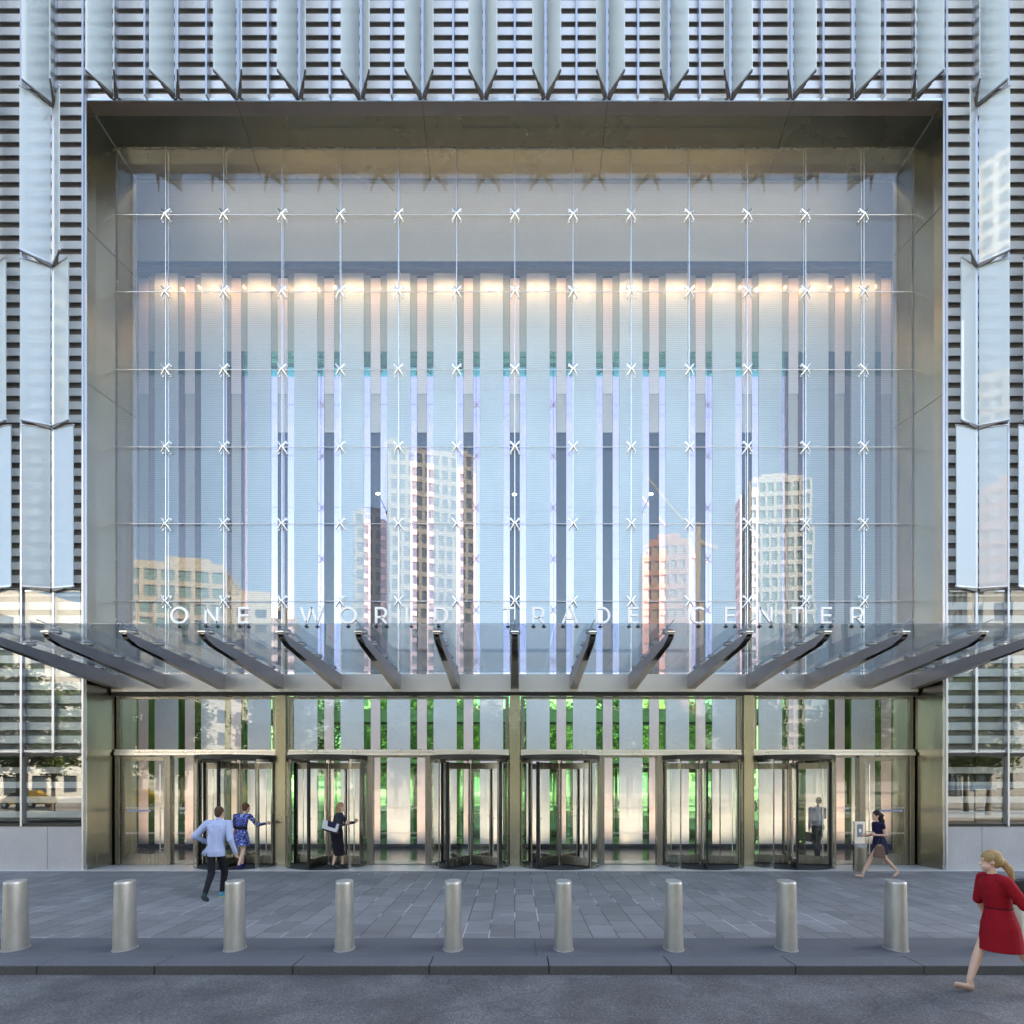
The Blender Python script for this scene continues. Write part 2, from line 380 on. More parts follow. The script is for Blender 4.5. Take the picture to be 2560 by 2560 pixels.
# ------------------------------------------------------------------ dimensions read from the photograph
MOD = 1.585                 # glazing module
YF = 15.53                  # facade plane
YG = 16.41                  # plane of the glass wall
YS = 20.46                  # plane of the striped lobby wall
# ------------------------------------------------------------------ ground
def sheet(name, x0, x1, y0, y1, z, m, label=None):
    b = MB(); b.add([(x0, y0, z), (x1, y0, z), (x1, y1, z), (x0, y1, z)], [(0, 1, 2, 3)])
    return tag(b.build(name, m), kind='structure')
sheet('ground', -500, 500, -700, 300, -.125, M['plaza'])
sheet('road', -120, 120, -3.2, 7.53, -.115, M['asphalt'])
b = MB(); b.box(-60, 60, 8.82, 15.25, -.12, .0); tag(b.build('sidewalk', M['paving']), kind='structure')
b = MB()
x = -60.0
random.seed(3)
while x < 60:
    wd = random.uniform(1.7, 2.3); b.box(x + .002, x + wd - .002, 7.93, 8.815, -.12, .0); x += wd
tag(b.build('stone_band', M['band']), kind='structure')
b = MB(); x = -60.0
while x < 60:
    wd = random.uniform(1.35, 1.75)
    b.cur = 0; b.box(x + .006, x + wd - .006, 7.515, 7.926, -.13, -.014); b.cur = 1; b.box(x + .007, x + wd - .007, 7.517, 7.926, -.014, .0); x += wd
o = tag(b.build('kerb', [M['kerb'], M['band']]), kind='structure'); bevel(o, .004, 1)
# kerb top face shares the bluestone look: thin cap
b = MB(); b.box(-60, 60, 15.254, 17.25, -.12, .006); tag(b.build('threshold_paving', M['threshold']), kind='structure')
b = MB(); b.box(-13.5, 13.5, 17.254, 22, -.12, .004); tag(b.build('lobby_floor', M['lobbyfloor']), kind='structure')
b = MB(); b.box(-60, 60, -3.6, -3.2, -.13, 0.0); tag(b.build('far_kerb', M['kerb']), kind='structure')
sheet('plaza', -120, 120, -60, -3.6, -.004, M['plaza'])

# ------------------------------------------------------------------ tower facade
tower = thing('tower', 'glass and metal tower podium with horizontal metal louvres and angled frosted fins around the portal', 'tower', (0, YF, 0))
b = MB()
b.box(-13.5, -11.12, 15.82, 17.0, 2.98, 22.3); b.box(11.12, 13.5, 15.82, 17.0, 2.98, 22.3)
b.box(-27, -13.5, 15.82, 46, 2.98, 22.3); b.box(13.5, 27, 15.82, 46, 2.98, 22.3)
b.box(-27, 27, 15.82, 46, 22.3, 34); b.box(-13.5, 13.5, 22, 46, 0, 22.3); b.box(-11.12, 11.12, 15.82, 17.0, 19.95, 22.3)
b.box(-27, -17.0, 15.60, 46, 0, 2.98); b.box(17, 27, 15.6, 46, 0, 2.98)
b.box(-17.0, -13.5, 17.1, 46, 0, 2.98); b.box(13.5, 17.0, 17.1, 46, 0, 2.98)
b.build('wall', M['tower'], tower)
b = MB()
b.box(-17, -11.12, 15.66, 15.80, 2.98, 34); b.box(11.12, 17, 15.66, 15.80, 2.98, 34); b.box(-11.12, 11.12, 15.66, 15.80, 19.9, 34)
b.build('mesh_backing', M['gap'], tower)
b = MB()
PIT = .3467
z0 = 21.993
for i in range(-30, 56):
    za = z0 - i * PIT; zb = za + .198
    if zb < 3.05 or za > 33: continue
    if za < 3.02: za = 3.02
    if za > 19.88: b.box(-16.95, 16.95, 15.56, 15.578, za, zb)
    else:
        b.box(-16.95, -11.13, 15.56, 15.578, za, zb); b.box(11.13, 16.95, 15.56, 15.578, za, zb)
b.build('louvre', M['slat'], tower)
# vertical ribs
b = MB()
for k in range(-10, 11):
    X = k * MOD
    if abs(k) >= 7:
        xx = X if abs(k) > 7 else math.copysign(11.098, X)
        b.box(xx - .024, xx + .024, 15.40, 15.555, 0.0 if abs(k) == 7 else 1.13, 33)
    else: b.box(X - .024, X + .024, 15.40, 15.555, 19.92, 33)
build_each(b, 'mullion', M['finframe'], tower)
b = MB()
for k in range(-10, 10):
    X = (k + .5) * MOD
    zb = 3.0 if abs(X) > 11 else 19.92
    b.box(X - .03, X + .03, 15.44, 15.553, zb, 24.0)
build_each(b, 'fin_post', M['finframe'], tower)

# angled glass fins
FW = .62
def fin(X, side, dx, z0, z1, zlift=0):
    """side -1: the pane that opens to the left of the post, +1 to the right"""
    dy = math.sqrt(max(FW * FW - dx * dx, 0.0004))
    a = Vector((X + side * .05, 15.43, 0)); e = Vector((side * dx, -dy, 0)); d = e.normalized(); n = Vector((d.y, -d.x, 0))
    if n.y > 0: n = -n
    t = .011
    p = [a - n * t, a + e - n * t, a + e + n * t, a + n * t]
    g = MB(); g.hexa([(q.x, q.y, z0) for q in p] + [(q.x, q.y, z1) for q in p])
    fo = g.build('glass_fin', M['fin'], tower, loc=(X, YF, z0))
    f = MB()
    for zz in (z0 - .035, z1 + .005):
        q0 = a + d * -.02; q1 = a + e + d * .012; w_ = n * .022
        pp = [q0 - w_, q1 - w_, q1 + w_, q0 + w_]
        f.hexa([(q.x, q.y, zz) for q in pp] + [(q.x, q.y, zz + .03) for q in pp])
    build_each(f, 'fin_rail', M['finframe'], fo)
    if dx < .61:
        g = MB()                      # tapering arm under the foot of the fin
        zz = z0 - .036
        q0 = a; q1 = a + e * .52; q2 = a + e * .98
        w0 = n * .05; w1 = n * .03
        pp = [q0 - w0, q1 - w1, q1 + w1, q0 + w0]
        g.hexa([(q.x, q.y, zz - .10) for q in pp[:1]] + [(pp[1].x, pp[1].y, zz - .045), (pp[2].x, pp[2].y, zz - .045), (pp[3].x, pp[3].y, zz - .10)] + [(q.x, q.y, zz) for q in pp])
        w2 = n * .02; pp = [q1 - w2, q2 - w2, q2 + w2, q1 + w2]
        g.hexa([(q.x, q.y, zz - .03) for q in pp] + [(q.x, q.y, zz - .001) for q in pp])
        g.build('fin_bracket', M['bracket'], fo)
ROWS = [(19.73 + .03, 23.9, .30), (15.56 + .06, 19.73 - .06, .45), (11.40 + .06, 15.56 - .06, .56), (7.22 + .06, 11.40 - .06, .60)]
for ri, (za, zb, dx) in enumerate(ROWS):
    for k in range(-10, 10):
        X = (k + .5) * MOD
        if ri == 0 or abs(X) > 11.1:
            if ri > 0 and abs(X) > 15: continue
            zz = 19.98 if (ri == 0 and abs(X) < 11) else za
            for sgn in (-1, 1): fin(X, sgn, dx, zz, zb)
# flat row with clear windows
for k in range(-10, 10):
    X = (k + .5) * MOD
    if abs(X) < 11.1: continue
    for sgn in (-1, 1):
        xa, xb = sorted((X + sgn * .05, X + sgn * (.05 + .66)))
        g = MB(); g.box(xa, xb, 15.43, 15.445, 3.08, 7.16); wo = g.build('side_pane', M['glass_side'], tower, loc=(X, YF, 3.08))
        wo.rotation_euler = (R(random.uniform(-.15, .15)), 0, R(random.uniform(-.25, .25)))
        f = MB(); f.box(xa, xb, 15.42, 15.452, 3.045, 3.078); f.box(xa, xb, 15.42, 15.452, 7.162, 7.20)
        build_each(f, 'pane_rail', M['finframe'], wo); 
        g = MB(); xa2, xb2 = sorted((X + sgn * .015, X + sgn * .768))
        g.box(xa2, xb2, 15.50, 15.515, 1.19, 2.93); wo = g.build('window_pane', M['glass_side'], tower, loc=(X, YF, 1.19))
        wo.rotation_euler = (R(random.uniform(-.1, .1)), 0, R(random.uniform(-.2, .2)))
b = MB()
for sx in (-1, 1):
    xa, xb = sorted((sx * 11.13, sx * 17.0))
    b.box(xa, xb, 15.44, 15.60, 2.935, 3.015); b.box(xa, xb, 15.44, 15.60, 1.13, 1.185)
    b.box(xa, xb, 15.46, 15.555, 7.20, 7.235)
build_each(b, 'ledge', M['dark'], tower)
b = MB()
for sx in (-1, 1):
    xa, xb = sorted((sx * 11.13, sx * 17.0))
    b.box(xa, xb, 16.95, 17.0, 0, 2.95); b.box(xa, xb, 15.64, 16.95, 1.10, 1.12)
b.build('room_backing', plain('dim_room', (.10, .095, .085), .8), tower)
b = MB()
for sx in (-1, 1):
    for i in range(4):
        xa, xb = sorted((sx * 11.13, sx * 17.0)); za = 1.30 + i * .40
        b.box(xa, xb, 16.3, 16.33, za, za + .17)
build_each(b, 'reflected_slat', M['slat'], tower)  # slats added for the slat bands reflected in the lower windows
# granite plinth
pl = []
for sx in (-1, 1):
    xs = [11.12, 12.04, 13.34, 14.64, 15.94, 17.0]
    for i in range(len(xs) - 1):
        xa, xb = sorted((sx * (xs[i] + .004), sx * (xs[i + 1] - .004)))
        g = MB(); g.box(xa, xb, 15.46, 15.65, -.05, 1.125); o = g.build('plinth_slab', M['plinth'], tower); bevel(o, .005, 1)

# ------------------------------------------------------------------ portal frame
portal = thing('portal_frame', 'deep splayed stainless steel frame around the tall lobby window', 'portal frame', (0, YF, 0))
PR = [(11.07, 19.86, 15.50), (11.03, 19.81, 15.80), (10.90, 19.61, 16.41), (10.76, 19.41, 17.05)]
def splay(i, j, part, m, name):
    (xa, za, ya), (xb, zb, yb) = PR[i], PR[j]
    g = MB(); t = .05
    if part == 'top': q = [(-xa, ya, za), (xa, ya, za), (xb, yb, zb), (-xb, yb, zb)]; off = (0, 0, t)
    elif part == 'left': q = [(-xa, ya, -.02), (-xa, ya, za), (-xb, yb, zb), (-xb, yb, -.02)]; off = (-t, 0, 0)
    else: q = [(xa, ya, -.02), (xa, ya, za), (xb, yb, zb), (xb, yb, -.02)]; off = (t, 0, 0)
    g.hexa(q + [(p[0] + off[0], p[1] + off[1], p[2] + off[2]) for p in q])
    return g.build(name, m, portal)
for part in ('left', 'right'):
    splay(0, 1, part, M['steel_v'], 'outer_jamb'); splay(1, 2, part, M['steel_v'], 'jamb'); splay(2, 3, part, M['steel_v'], 'inner_jamb')
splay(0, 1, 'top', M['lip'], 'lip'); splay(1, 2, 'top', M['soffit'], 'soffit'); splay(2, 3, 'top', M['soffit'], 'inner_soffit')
g = MB()
for (xa, za, ya), (xb, zb, yb) in zip(PR[1:-1], PR[2:]):
    for sx in (-1, 1):
        g.bar((sx * (xa - .004), ya, za - .004), (sx * (xb - .004), yb, zb - .004), .02, .02)
build_each(g, 'mitre_trim', M['bright'], portal)
g = MB()
g.box(-11.10, 11.10, 15.475, 15.50, 19.85, 19.91)
for sx in (-1, 1):
    xa, xb = sorted((sx * 11.05, sx * 11.12)); g.box(xa, xb, 15.475, 15.502, 0, 19.85)
build_each(g, 'edge_trim', M['bright'], portal)
g = MB()
for X in (-7.2, -2.4, 2.4, 7.2):
    for (xa, za, ya), (xb, zb, yb) in zip(PR[:-1], PR[1:]):
        g.bar((X, ya + .002, za - .0015), (X, yb, zb - .0015), .012, .006)
for sx, zz in ((-1, 12.6), (1, 12.3), (-1, 4.6), (1, 4.6), (-1, 16.6), (1, 17.2)):
    for (xa, za, ya), (xb, zb, yb) in zip(PR[:-1], PR[1:]):
        g.bar((sx * (xa - .0015), ya + .002, zz), (sx * (xb - .0015), yb, zz), .012, .006)
build_each(g, 'panel_joint', M['dark'], portal)

# ------------------------------------------------------------------ tall glass wall with cast fittings
wall = thing('glass_wall', 'tall point-fixed glass wall with star-shaped steel fittings above the canopy', 'glass wall', (0, YG, 5.2))
ZR = [17.72, 15.62, 13.50, 11.39, 9.30, 7.19]
xs = [-10.88] + [k * MOD for k in range(-6, 7)] + [10.88]
zs = [19.60] + ZR + [5.19]
random.seed(11)
for i in range(len(xs) - 1):
    for j in range(len(zs) - 1):
        g = MB(); xa, xb = xs[i] + .006, xs[i + 1] - .006; za, zb = zs[j + 1] + .006, zs[j] - .006
        g.box(xa, xb, YG, YG + .02, za, zb)
        o = g.build('pane', M['glass_front'], wall, loc=((xa + xb) / 2, YG, (za + zb) / 2))
        o.rotation_euler = (R(random.uniform(-.15, .15)), 0, R(random.uniform(-.17, .17)))
for X in xs[1:-1]:
    g = MB(); g.cyl((X, YG - .07, 5.19), (X, YG - .07, 19.58), .012, n=8); g.box(X - .008, X + .008, YG + .05, YG + .10, 5.19, 19.58)
    g.build('tension_rod', M['bright'], wall)
for z in ZR:
    g = MB(); g.cyl((-10.9, YG - .06, z), (10.9, YG - .06, z), .011, n=8)
    g.build('cross_rod', M['bright'], wall)
g = MB(); g.box(-10.9, 10.9, YG - .01, YG + .03, 19.59, 19.615)
for sx in (-1, 1):
    xa, xb = sorted((sx * 10.88, sx * 10.905)); g.box(xa, xb, YG - .015, YG + .035, 5.2, 19.6)
build_each(g, 'edge_frame', M['steel'], wall)
# spider
g = MB(); yb = YG - .11
def arm(g, a, b, r0, r1): g.cyl(a, b, r0, r1, n=8)
for sx, sz in ((-1, -1), (-1, 1), (1, -1), (1, 1)):
    arm(g, (0, yb, 0), (sx * .105, yb + .03, sz * .135), .034, .021)
    g.ellipsoid((sx * .108, yb + .035, sz * .138), .026, .026, .026, 8, 6)
    arm(g, (sx * .108, yb + .03, sz * .138), (sx * .108, YG, sz * .138), .012, .012)
    g.cyl((sx * .108, YG - .012, sz * .138), (sx * .108, YG, sz * .138), .026, n=12)
g.ellipsoid((0, yb - .004, 0), .036, .03, .036, 10, 6)
sp_me = g.mesh('spider_fitting', plain('cast_fitting_steel', (.84, .84, .84), .16, 1.0), (0, YG, 0))
for X in xs[1:-1]:
    for z in ZR:
        o = bpy.data.objects.new('spider_fitting', sp_me); COL.objects.link(o); o.parent = wall; o.location = (X, 0, z - 5.2)

# ------------------------------------------------------------------ canopy
can = thing('canopy', 'long glass entrance canopy carried on tapering steel arms over the doors', 'canopy', (0, 16.2, 4.7))
g = MB(); g.box(-10.88, 10.88, 16.16, 16.36, 4.69, 5.165); o = g.build('beam', M['beam'], can); bevel(o, .01, 2)
g = MB(); g.box(-10.9, 10.9, 16.20, 16.40, 4.61, 4.685); g.build('painted_shadow_line', M['dark'], can)  # dark strip painting the shadow line below the beam
g = MB(); g.box(-10.9, 10.9, 16.30, 16.40, 5.17, 5.20); g.build('gutter', M['beam'], can)
# side returns of the beam on the jambs
yfr, zfr, ybk, zbk = 11.90, 5.415, 16.28, 5.225
def gz(y): return zfr + (zbk - zfr) * (y - yfr) / (ybk - yfr)
ARMX = [-10.79] + [k * MOD for k in range(-6, 7)] + [10.79]
XG = [-11.02] + [(k + .5) * MOD for k in range(-6, 6)] + [11.02]
for i in range(len(XG) - 1):
    g = MB(); xa, xb = XG[i] + .004, XG[i + 1] - .004; t = .02
    g.hexa([(xa, yfr, zfr), (xb, yfr, zfr), (xb, ybk, zbk), (xa, ybk, zbk), (xa, yfr, zfr + t), (xb, yfr, zfr + t), (xb, ybk, zbk + t), (xa, ybk, zbk + t)])
    g.build('glass_panel', M['glass_canopy'], can)
ytip, ybase = 12.16, 16.16
ztt, ztb = 5.315, 5.160      # top of arm at tip / base
def arm_mesh(X):
    g = MB(); n = 10
    top = lambda y: ztt + (ztb - ztt) * (y - ytip) / (ybase - ytip)
    hgt = lambda y: .155 + (.385 - .155) * ((y - ytip) / (ybase - ytip))
    wid = lambda y: .062 + (.108 - .062) * ((y - ytip) / (ybase - ytip))
    ymid = ytip + 1.45
    # solid rear part
    st = [ymid, ybase]
    v = []
    for y in st:
        wv = wid(y); v.append([(X - wv, y, top(y) - hgt(y)), (X + wv, y, top(y) - hgt(y)), (X + wv, y, top(y)), (X - wv, y, top(y))])
    g.rings(v, True, False)
    # front: two cheeks with a rounded nose, roof between them
    for s in (-1, 1):
        pr = []
        for y in (ymid, ytip + .35): pr.append((y, top(y) - hgt(y)))
        for k in range(1, 7):
            a = k / 6 * math.pi / 2; y = ytip + .35 - .35 * math.sin(a); pr.append((y, top(ytip) - hgt(ytip) * (.1 + .9 * math.cos(a))))
        pr.append((ytip, top(ytip))); pr.append((ymid, top(ymid)))
        wo = lambda y: wid(y)
        vs = [(X + s * wo(p[0]), p[0], p[1]) for p in pr] + [(X + s * (wo(p[0]) - .014), p[0], p[1]) for p in pr]; m_ = len(pr)
        g.add(vs, [tuple(range(m_)), tuple(range(2 * m_ - 1, m_ - 1, -1))] + [(i, (i + 1) % m_, m_ + (i + 1) % m_, m_ + i) for i in range(m_)])
    g.hexa([(X - .055, ytip + .02, top(ytip) - .03), (X + .055, ytip + .02, top(ytip) - .03), (X + .07, ymid, top(ymid) - .03), (X - .07, ymid, top(ymid) - .03),
            (X - .055, ytip + .02, top(ytip) - .002), (X + .055, ytip + .02, top(ytip) - .002), (X + .07, ymid, top(ymid) - .002), (X - .07, ymid, top(ymid) - .002)])
    return g
for X in ARMX:
    a = arm_mesh(X).build('arm', M['arm'], can)
    g = MB(); g.box(X - .05, X + .05, ytip + .06, ytip + 1.44, ztt - .115, ztt - .075); g.build('channel_liner', M['dark'], a)
    g = MB(); g.box(X - .075, X + .075, ytip - .03, ytip + .10, ztt + .003, ztt + .022); g.build('end_plate', M['bright'], a)
    g = MB(); g.cyl((X, yfr + .02, gz(yfr) + .10), (X, ybase + .05, gz(ybase) + .05), .011, n=8); g.build('stay_rod', M['finframe'], a)
    for yy in (12.42, 13.35, 14.45, 15.60):
        g = MB(); zz = gz(yy)
        g.cyl((X, yy, zz - .035), (X, yy, zz - .003), .115, .118, n=20); g.cyl((X, yy, zz - .08), (X, yy, zz - .035), .03, n=10)
        g.cyl((X, yy, zz + .022), (X, yy, zz + .035), .115, n=20)
        g.build('glass_clamp', M['finframe'], a)

# ------------------------------------------------------------------ raised lettering on the canopy
sign = thing('building_sign', 'row of thin white capital letters standing along the front edge of the glass canopy', 'sign', (0, 12.05, 5.44))
SL, LH, SW = 124.5, .335, .045
def stroke(g, pts, w_, y0, y1, close=False):
    n = len(pts); L = []; Rr = []
    for i in range(n):
        p = Vector(pts[i])
        a = Vector(pts[(i - 1) % n]) if (close or i > 0) else None
        c = Vector(pts[(i + 1) % n]) if (close or i < n - 1) else None
        if a is None: d = (c - p).normalized(); k = 1
        elif c is None: d = (p - a).normalized(); k = 1
        else:
            d1 = (p - a).normalized(); d2 = (c - p).normalized(); d = (d1 + d2).normalized(); k = 1 / max(.35, d.dot(d1))
        nn = Vector((-d.y, d.x)) * w_ / 2 * k
        L.append(p + nn); Rr.append(p - nn)
    rg = []
    for i in range(n): rg.append([(L[i].x, y0, L[i].y), (Rr[i].x, y0, Rr[i].y), (Rr[i].x, y1, Rr[i].y), (L[i].x, y1, L[i].y)])
    if close: rg.append(rg[0])
    g.rings(rg, not close, False)
def arcp(cx, cz, rx, rz, a0, a1, n): return [(cx + rx * math.cos(R(a0 + (a1 - a0) * i / n)), cz + rz * math.sin(R(a0 + (a1 - a0) * i / n))) for i in range(n + 1)]
def letter(ch, cx, z0, h, w_, y0, y1):
    g = MB(); hw = w_ / 2; t = z0 + h - hw; b_ = z0 + hw
    def S(p, close=False): stroke(g, [(cx + x_, z_) for x_, z_ in p], w_, y0, y1, close)
    q = h / 2
    if ch == 'O': S([(x_ , z_) for x_, z_ in arcp(0, z0 + q, q - hw + .01, q - hw + .008, 0, 360, 32)][:-1], True)
    elif ch == 'N': W_ = .115; S([(-W_, z0), (-W_, z0 + h)]); S([(W_, z0), (W_, z0 + h)]); S([(-W_, z0 + h - .01), (W_, z0 + .01)])
    elif ch == 'E': W_ = .095; S([(-W_, z0), (-W_, z0 + h)]); [S([(-W_ + hw, zz), (W_ + (.0 if k != 1 else -.012), zz)]) for k, zz in enumerate((b_, z0 + q, t))]
    elif ch == 'W': W_ = .215; S([(-W_, z0 + h), (-W_ / 2, z0 + .02)]); S([(-W_ / 2, z0 + .0), (0, z0 + h)]); S([(0, z0 + h), (W_ / 2, z0)]); S([(W_ / 2, z0 + .02), (W_, z0 + h)])
    elif ch == 'R':
        W_ = .10; S([(-W_, z0), (-W_, z0 + h)]); r_ = h * .27
        S([(-W_ + hw, t)] + arcp(.015, t - r_ + .0, .085, r_, 90, -90, 12) + [(-W_ + hw, t - 2 * r_)]); S([(.0, t - 2 * r_), (.115, z0)])
    elif ch == 'L': W_ = .095; S([(-W_, z0), (-W_, z0 + h)]); S([(-W_ + hw, b_), (W_, b_)])
    elif ch == 'D': W_ = .12; S([(-W_, z0), (-W_, z0 + h)]); S([(-W_ + hw, t)] + arcp(-.01, z0 + q, .135, q - hw, 90, -90, 18) + [(-W_ + hw, b_)])
    elif ch == 'T': W_ = .12; S([(0, z0), (0, t - hw)]); S([(-W_, t), (W_, t)])
    elif ch == 'A': W_ = .15; S([(-W_, z0), (-.005, z0 + h)]); S([(.005, z0 + h), (W_, z0)]); S([(-W_ * .62, z0 + .11), (W_ * .62, z0 + .11)])
    elif ch == 'C': S(arcp(0, z0 + q, q - hw + .005, q - hw + .008, 48, 312, 26))
    return g
LET = [('O', 449.6), ('N', 530), ('E', 611), ('W', 780), ('O', 870.6), ('R', 953), ('L', 1029), ('D', 1103), ('T', 1270), ('R', 1346), ('A', 1424.6), ('D', 1507), ('E', 1584),
       ('C', 1746), ('E', 1826), ('N', 1913), ('T', 1991), ('E', 2066), ('R', 2141.6)]
FEET = {'O': (0,), 'N': (-.115, .115), 'E': (-.09, .09), 'W': (-.11, .11), 'R': (-.10, .11), 'L': (0,), 'D': (-.05,), 'T': (0,), 'A': (-.14, .14), 'C': (0,)}
for ch, px in LET:
    X = (px - 1287) / SL
    lo = letter(ch, X, 5.455, LH, SW, 12.02, 12.075).build('letter', M['letter'], sign)
    g = MB()
    for fx in FEET[ch]:
        g = MB(); g.cyl((X + fx, 12.05, 5.36), (X + fx, 12.05, 5.46), .009, n=8); g.cyl((X + fx, 12.05, gz(12.05) - .022), (X + fx, 12.05, gz(12.05) - .002), .042, n=16)
        g.build('foot', M['dark'], lo)

# ------------------------------------------------------------------ entrance screen below the canopy
scr = thing('entrance_screen', 'stainless steel and glass entrance screen with three columns tinted with reflected gold and a transom over the doors', 'entrance screen', (0, YG, 0))
for X in (-4 * MOD, 0, 4 * MOD):
    g = MB(); g.box(X - .14, X + .14, 16.22, 16.50, 0, 4.685); o = g.build('column', M['column'], scr); bevel(o, .01, 2)
bays = [(-10.87, -6.50), (-6.16, -.16), (.16, 6.16), (6.50, 10.87)]
for (xa, xb) in bays:
    l = xa - (.30 if xa == -10.87 else .02); r_ = xb + (.30 if xb == 10.87 else .02)
    g = MB(); g.box(max(xa - .0, -10.9) , min(xb, 10.9), 16.26, 16.50, 2.985, 3.075); g.box(xa, xb, 16.30, 16.50, 3.08, 3.15)
    o = g.build('transom', plain('transom_steel', (.74, .73, .72), .28, 1.0, .05, 2), scr); bevel(o, .006, 1)
    g = MB(); g.box(xa + .1, xb - .1, YG, YG + .02, 3.16, 4.53); o = g.build('upper_pane', M['glass_low'], scr, loc=((xa + xb) / 2, YG, 3.9)); o.rotation_euler = (R(random.uniform(-.08, .08)), 0, R(random.uniform(-.06, .06)))
    g = MB(); g.box(xa + .0, xa + .1, YG - .04, YG + .06, 3.16, 4.60); g.box(xb - .1, xb, YG - .04, YG + .06, 3.16, 4.60); g.box(xa + .1, xb - .1, YG - .04, YG + .06, 4.53, 4.60)
    build_each(g, 'window_frame', M['steel'], scr)
DRX = [-7.53, -5.10, -1.21, 1.21, 5.10, 7.53]
posts = [(-10.87, -10.74), (-9.47, -9.36), (-8.74, -8.60), (-6.50, -6.42), (-6.20, -6.14), (-4.03, -3.86), (-2.44, -2.27), (-.20, -.141), (.141, .20), (2.27, 2.44), (3.86, 4.03), (6.14, 6.20), (6.42, 6.50), (8.60, 8.74), (9.36, 9.47), (10.74, 10.87)]
for xa, xb in posts:
    g = MB(); g.box(xa, xb, 16.30, 16.52, 0, 2.984); o = g.build('post', M['steel'], scr); bevel(o, .012, 2)
def sidelight(xa, xb):
    g = MB(); g.box(xa, xb, YG, YG + .014, .03, 2.93); o = g.build('sidelight', M['glass_low'], scr)
    f = MB(); f.box(xa, xb, YG - .03, YG + .04, 2.93, 2.984); f.box(xa, xb, YG - .02, YG + .03, .006, .03); build_each(f, 'sidelight_rail', M['steel'], o)
    return o
sl = [sidelight(-9.36, -8.74), sidelight(-3.86, -2.44), sidelight(2.44, 3.86), sidelight(8.74, 9.36)]
M['frit'] = plain('frit_dash', (.72, .68, .62), .6)
def frit_band(xa, xb, y, z, parent):
    g = MB(); x_ = xa + .03
    while x_ < xb - .03:
        g.box(x_, x_ + .011, y - .004, y - .001, z - .028, z + .028); x_ += .036
    g.build('frit_band', M['frit'], parent)
for o, (xa, xb) in zip(sl, [(-9.36, -8.74), (-3.86, -2.44), (2.44, 3.86), (8.74, 9.36)]):
    frit_band(xa, xb, YG, 1.56, o); frit_band(xa, xb, YG, .87, o)
def text_obj(txt, size, loc, m, parent, name='lettering', ext=.001, align='CENTER'):
    cu = bpy.data.curves.new(name, 'FONT'); cu.body = txt; cu.size = size; cu.extrude = ext; cu.align_x = align
    tmp = bpy.data.objects.new('tmp', cu); COL.objects.link(tmp); bpy.context.view_layer.update()
    me = bpy.data.meshes.new_from_object(tmp.evaluated_get(bpy.context.evaluated_depsgraph_get()))
    bpy.data.objects.remove(tmp); me.materials.clear(); me.materials.append(m)
    o = bpy.data.objects.new(name, me); COL.objects.link(o); o.parent = parent
    o.location = Vector(loc) - worldloc(parent); o.rotation_euler = (R(90), 0, 0)
    return o
M['decal'] = plain('pale_decal', (.75, .74, .72), .5)
M['strip'] = plain('blue_grey_strip', (.38, .45, .58), .5); M['striptext'] = plain('strip_lettering', (.12, .17, .30), .5)
for o, X in ((sl[0], -9.05), (sl[3], 9.05)):
    text_obj('ONE', .10, (X, YG - .006, 1.50), M['decal'], o); text_obj('WTC', .10, (X, YG - .006, 1.38), M['decal'], o)
g = MB(); stroke(g, arcp(-9.0, 1.15, .045, .045, 0, 360, 20)[:-1], .008, YG - .006, YG - .002, True); stroke(g, [(-9.03, 1.18), (-8.97, 1.12)], .008, YG - .006, YG - .002)
g.build('no_smoking_mark', M['decal'], sl[0])
# swing doors
def swing_door(xa, xb, hx, label):
    d = thing('swing_door', label, 'door', ((xa + xb) / 2, YG, 0), 'swing doors at the two ends of the entrance')
    g = MB(); y0, y1 = YG - .05, YG + .0
    g.box(xa, xa + .09, y0, y1, .012, 2.96); g.box(xb - .09, xb, y0, y1, .012, 2.96); g.box(xa + .09, xb - .09, y0, y1, .012, .30); g.box(xa + .09, xb - .09, y0, y1, 2.84, 2.96)
    bevel(g.build('door_frame', M['steel'], d), .004, 1)
    g = MB(); g.box(xa + .09, xb - .09, YG - .03, YG - .018, .30, 2.84); gp = g.build('door_pane', M['glass_door'], d)
    frit_band(xa + .1, xb - .1, YG - .03, 1.56, gp); frit_band(xa + .1, xb - .1, YG - .03, .87, gp)
    for dy in (-.13, .07):
        g = MB(); g.cyl((hx, YG + dy, .36), (hx, YG + dy, 2.74), .017, n=12)
        for zz in (.45, 1.55, 2.66): g.cyl((hx, YG + dy, zz), (hx + (.0), YG + (-.02), zz), .008, n=8)
        g.build('pull_handle', M['bright'], d)
    st = (xa + .16, xa + .80) if xa < 0 else (xb - .80, xb - .16)
    g = MB(); g.box(st[0], st[1], YG - .040, YG - .036, 1.455, 1.51); so = g.build('notice_strip', M['strip'], d)
    text_obj('PLEASE USE REVOLVING DOORS', .036, ((st[0] + st[1]) / 2, YG - .042, 1.469), M['striptext'], so)
    return d
swing_door(-10.74, -9.47, -9.62, 'left swing door of glass in a steel frame with a tall bar handle')
swing_door(9.47, 10.74, 9.62, 'right swing door of glass in a steel frame behind the card reader post')

